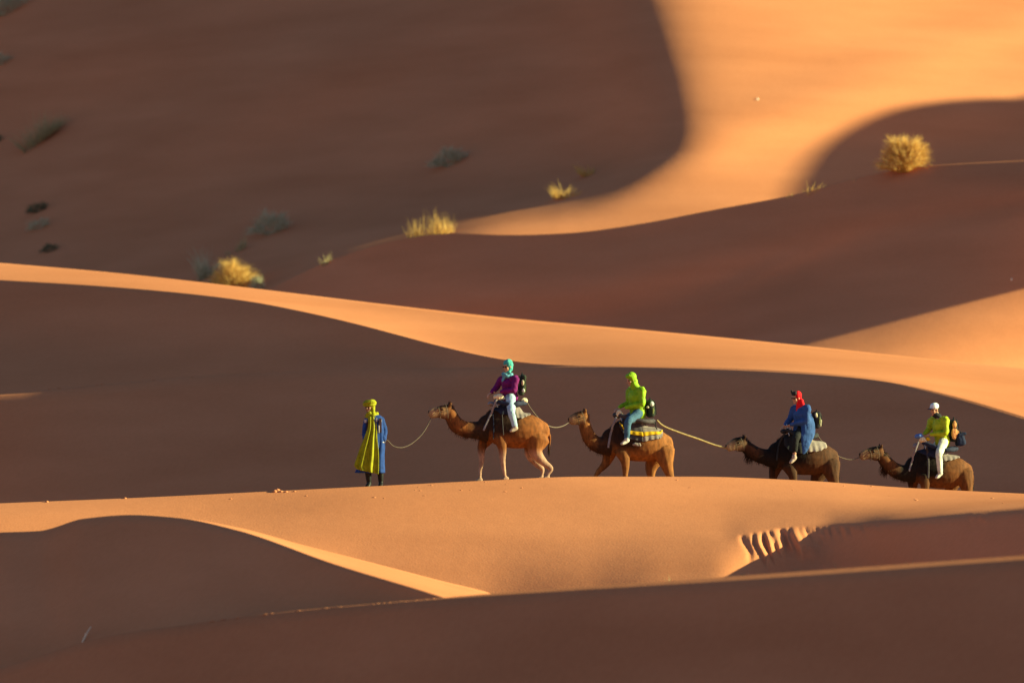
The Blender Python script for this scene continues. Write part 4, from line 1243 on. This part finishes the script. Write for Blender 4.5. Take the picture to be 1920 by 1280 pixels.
def tuft(name, bvh, label, cat, x0, x1, ytop, ybase, n, mat, slope=0.0, spread=.5, width=.022, lean=0.0, jit=.13, depth=.4, base_w=.55, group=None, short=.35, droop=.2, mound=False):
    cxp = (x0 + x1) / 2
    root_p = on_surface(bvh, cxp, ybase)
    if root_p is None:
        print('no ground for', label); return
    Yv = root_p.y; S = F / Yv
    W = (x1 - x0) / S; H = (ybase - ytop) / S
    items = []
    nc = max(3, int(n ** .5 / 2.2))
    clumps = [(random.uniform(-1, 1), random.gauss(0, .22), random.uniform(.5, 1.1)) for _ in range(nc)]
    for _ in range(n):
        cu, cl, ch = random.choice(clumps)
        u = max(-1, min(1, cu + random.gauss(0, .22)))
        bx = u * W / 2 * base_w
        by = random.uniform(-1, 1) * depth * W / 2
        # foot follows the slope of the ground
        bz = (-slope) * bx
        d = Vector((u * spread + lean + cl + random.gauss(0, jit), random.gauss(0, .3), 1)).normalized()
        ln = H * ch * random.uniform(short, 1.0) * (1 - .35 * u * u) * 1.4
        if mound:
            # a bushy dome: stems all through it, blade tips pointing outwards
            th = random.uniform(-1.35, 1.35) + lean; rr = random.uniform(.15, .82) ** .6 * .8
            lump = .9 + .10 * math.sin(th * 5.3 + x0) + .09 * math.sin(th * 13 + x1)
            bx = math.sin(th) * W * .62 * rr * lump; bzz = math.cos(th) * H * rr * lump
            by = random.uniform(-1, 1) * depth * W / 2 * (1 - .5 * rr)
            d = Vector((math.sin(th) * .9 + random.gauss(0, .35), random.gauss(0, .4), math.cos(th) * .9 + .25 + random.gauss(0, .3))).normalized()
            ln = H * random.uniform(.12, .42)
            items.append((Vector((bx, by, max(-.03, bzz) + (-slope) * bx * .6)), d, ln, Vector((0, 0, -ln * .25))))
            if random.random() < .12:
                items.append((Vector((bx * .2, by * .4, -.03)), Vector((bx, by * .6, bzz + .05)).normalized(), max(.1, math.hypot(bx, bzz)), Vector((0, 0, 0))))
            continue
        items.append((Vector((bx, by, bz - .03)), d, ln, Vector((d.x * ln * droop + lean * .2 * ln, d.y * ln * .2, -ln * droop * random.uniform(.1, 1)))))
    bm = bmesh.new(); blades(bm, items, width, seg=4)
    o = finish(bm, name, mat)
    o.location = root_p
    tag(o, label, cat, group, kind=None)
    return o


def shrub(name, bvh, label, cat, x0, x1, ytop, ybase, n, mat, slope=0.0, **k):
    return tuft(name, bvh, label, cat, x0, x1, ytop, ybase, n * 2, mat, slope, mound=True, **k)


G = 'grass tufts on the dune slopes'
shrub('desert_shrub', bvh1, 'large dark green shrub cut off by the top left corner', 'shrub', -60, 62, -30, 30, 630, GREY, slope=-.45, width=.018)
shrub('desert_shrub', bvh1, 'small green tuft at the left edge below the corner shrub', 'shrub', -22, 26, 92, 122, 182, GREY, width=.018)
tuft('grass_tuft', bvh1, 'long dry green tuft on the upper left slope', 'grass', 28, 118, 214, 268, 420, DRYG, slope=-.75, width=.03, group=G)
shrub('desert_shrub', bvh1, 'tiny shrub sliver at the left edge beside the long tuft', 'shrub', -18, 5, 240, 268, 70, DARKG, width=.018)
shrub('desert_shrub', bvh1, 'nearly black low shrub, uppermost of the three at lower left', 'shrub', 42, 96, 374, 398, 224, DARKG, slope=-.45, width=.018)
shrub('desert_shrub', bvh1, 'green low shrub, middle one of the three at lower left', 'shrub', 42, 98, 404, 430, 224, GREY, slope=-.5, width=.018)
shrub('desert_shrub', bvh1, 'small dark shrub, lowest of the three, just above the sunlit ribbon', 'shrub', 72, 112, 452, 472, 168, DARKG, slope=-.4, width=.018)
shrub('desert_shrub', bvh1, 'rounded olive green bush on the shaded slope left of centre', 'shrub', 462, 545, 384, 440, 434, GREY, slope=-.35, width=.018)
tuft('grass_tuft', bvh1, 'faint trail of thin grass between the olive bush and the straw clump', 'grass', 418, 472, 440, 472, 110, DRYG, slope=-.6, width=.02, group=G)
tuft('grass_tuft', bvh1, 'dim grey tuft just left of the straw clump', 'grass', 362, 412, 466, 520, 220, GREY, slope=-.5, width=.028, group=G)
shrub('desert_shrub', bvh1, 'grey green bush on the shaded slope above the centre', 'shrub', 800, 878, 266, 312, 434, GREY, slope=-.5, width=.018)
tuft('grass_tuft', bvh1, 'straw tuft of separate spikes at the tip of the sunlit strip', 'grass', 768, 850, 398, 446, 260, STRAW, slope=-.15, width=.024, group=G, spread=.15, lean=-.1, base_w=1.0)
tuft('grass_tuft', bvh1, 'yellow tuft in the shade, lower of the centre pair', 'grass', 1028, 1092, 336, 372, 170, STRAW, width=.028, group=G, lean=-.25, base_w=.7)
tuft('grass_tuft', bvh1, 'small yellow tuft in the shade, upper of the centre pair', 'grass', 1078, 1122, 298, 330, 170, STRAW, width=.03, group=G, lean=-.1, spread=.8, base_w=.3)
# the straw clump and its small companion stand behind the crest of the ribbon dune
tuft('grass_tuft', bvh1, 'big bleached straw clump poking up behind the sunlit ribbon crest', 'grass', 392, 484, 474, 548, 2000, STRAW, width=.022, group=G, mound=True, depth=.8)
shrub('desert_shrub', bvh1, 'small teal green shrub right of the straw clump', 'shrub', 470, 496, 508, 545, 154, GREY, width=.018)
tuft('grass_tuft', bvh2, 'faint short grass on the shaded crest left of centre', 'grass', 588, 628, 472, 496, 70, DRYG, slope=-.4, width=.02, group=G)
tuft('grass_tuft', bvh2, 'big golden backlit grass bush on the middle dune crest', 'grass', 1650, 1742, 240, 322, 2600, STRAW, slope=-.1, width=.022, group=G, lean=-.08, mound=True, depth=.8)
tuft('grass_tuft', bvh2, 'sparse short stalks on the crest left of the golden bush', 'grass', 1490, 1536, 338, 366, 30, STRAW, slope=-.2, width=.022, group=G, base_w=.9)
tuft('grass_tuft', bvh2, 'few tiny stalks where the crest meets the shadow edge', 'grass', 1470, 1490, 356, 372, 12, STRAW, slope=-.2, width=.02, group=G, base_w=.9)
tuft('twig', bvh2, 'single bent twig between the stalks and the golden bush', 'twig', 1594, 1612, 316, 340, 2, DRYG, width=.02, lean=-.3, base_w=.2)
for k, (a, b, t_, h, lab) in enumerate([(1246, 1260, 1074, 1094, 'leftmost wisp of grass behind the near crest'), (1386, 1416, 1056, 1084, 'grass wisp below the slumped ribs'), (1484, 1512, 1054, 1076, 'grass wisp right of the slumped ribs'),
                                       (1560, 1584, 1048, 1070, 'thin grass wisp in the shaded hollow'), (1696, 1722, 1040, 1064, 'grass wisp left of the last one by the near crest'), (1780, 1806, 1034, 1056, 'rightmost wisp of grass behind the near crest')]):
    tuft('grass_tuft', bvh4, lab, 'grass', a, b, t_, h, 12, DRYG, width=.009, group='wisps behind the near crest', spread=.8, lean=.2 if k > 3 else -.2, base_w=.3, depth=.2)

# a dry stick in the left foreground
p0 = on_surface(bvh5, 153, 1204)
bm = bmesh.new()
k_ = F / p0.y
tube(bm, [(0, 0, -.03, .02), (9 / k_, 0, 16 / k_, .018), (17 / k_, .02, 29 / k_, .010)], seg=6)
tube(bm, [(7 / k_, 0, 12 / k_, .006), (6 / k_, 0, 19 / k_, .003)], seg=6)
so = finish(bm, 'dry_stick', fabric('bleached_wood', (0.75, 0.55, 0.38)))
so.location = p0
tag(so, 'dry pale stick leaning out of the shaded sand at lower left', 'stick')
# a pale stone on the sunlit slope
for (px, py, r, lab) in [(1420, 187, .05, 'tiny pale stone on the big sunlit slope'), (1897, 524, .03, 'tiny stone near the right edge above the ribbon dune')]:
    p0 = on_surface(bvh1 if py < 300 else bvh2, px, py)
    bm = bmesh.new(); ell(bm, (0, 0, 0), (r, r * .8, r * 1.3), seg=8)
    so = finish(bm, 'stone', fabric('pale_stone', (0.75, 0.66, 0.52)), wrinkle=.02, wscale=20)
    so.location = p0
    tag(so, lab, 'stone')


# ------------------------------------------------------------------ clods, footprints
def mounds(name, label, spots, bvh, mat=SAND):
    """spots: px, py, rx, ry, rz in metres; low mounds of disturbed sand joined in one object"""
    bm = bmesh.new()
    for px, py, rx, ry, rz in spots:
        p = on_surface(bvh, px, py)
        if p is None: continue
        ell(bm, p, (rx, ry, rz), seg=8)
    o = finish(bm, name, mat, wrinkle=.006, wscale=12)
    tag(o, label, 'sand', kind='stuff')
    return o


sp = []
for _ in range(24):
    t = random.random()
    px = 330 + 500 * t ** .8
    py = float(pchip([p[0] for p in N0], [p[1] for p in N0], [px])[0]) + random.uniform(.3, .8)
    sp.append((px, py, random.uniform(.03, .06), .04, random.uniform(.006, .011)))
mounds('footprints', 'dotted trail of footprints along the faint near crest', sp, bvh6)
sp = []
for _ in range(9):
    px = random.uniform(20, 420)
    py = float(pchip([p[0] for p in E2], [p[1] for p in E2], [px])[0]) + random.uniform(-.5, .5)
    sp.append((px, py, random.uniform(.04, .08), .05, random.uniform(.008, .016)))
mounds('footprints', 'dotted footprints along the dark crest left of the guide', sp, bvh3)
sp = [(515, 922, .06, .08, .05), (520, 921, .07, .08, .06), (527, 922, .05, .06, .035), (536, 922, .05, .06, .025), (88, 941, .04, .05, .03), (234, 934, .04, .05, .025), (552, 921, .04, .05, .02)]
for _ in range(30):
    px = random.uniform(430, 1900)
    cy = float(pchip([p[0] for p in K0], [p[1] for p in K0], [px])[0])
    sp.append((px, cy + random.uniform(2, 26), random.uniform(.015, .045), random.uniform(.02, .04), random.uniform(.004, .012)))
mounds('sand_clods', 'small clods and hoof scuffs along the sunlit caravan crest', sp, bvh4)
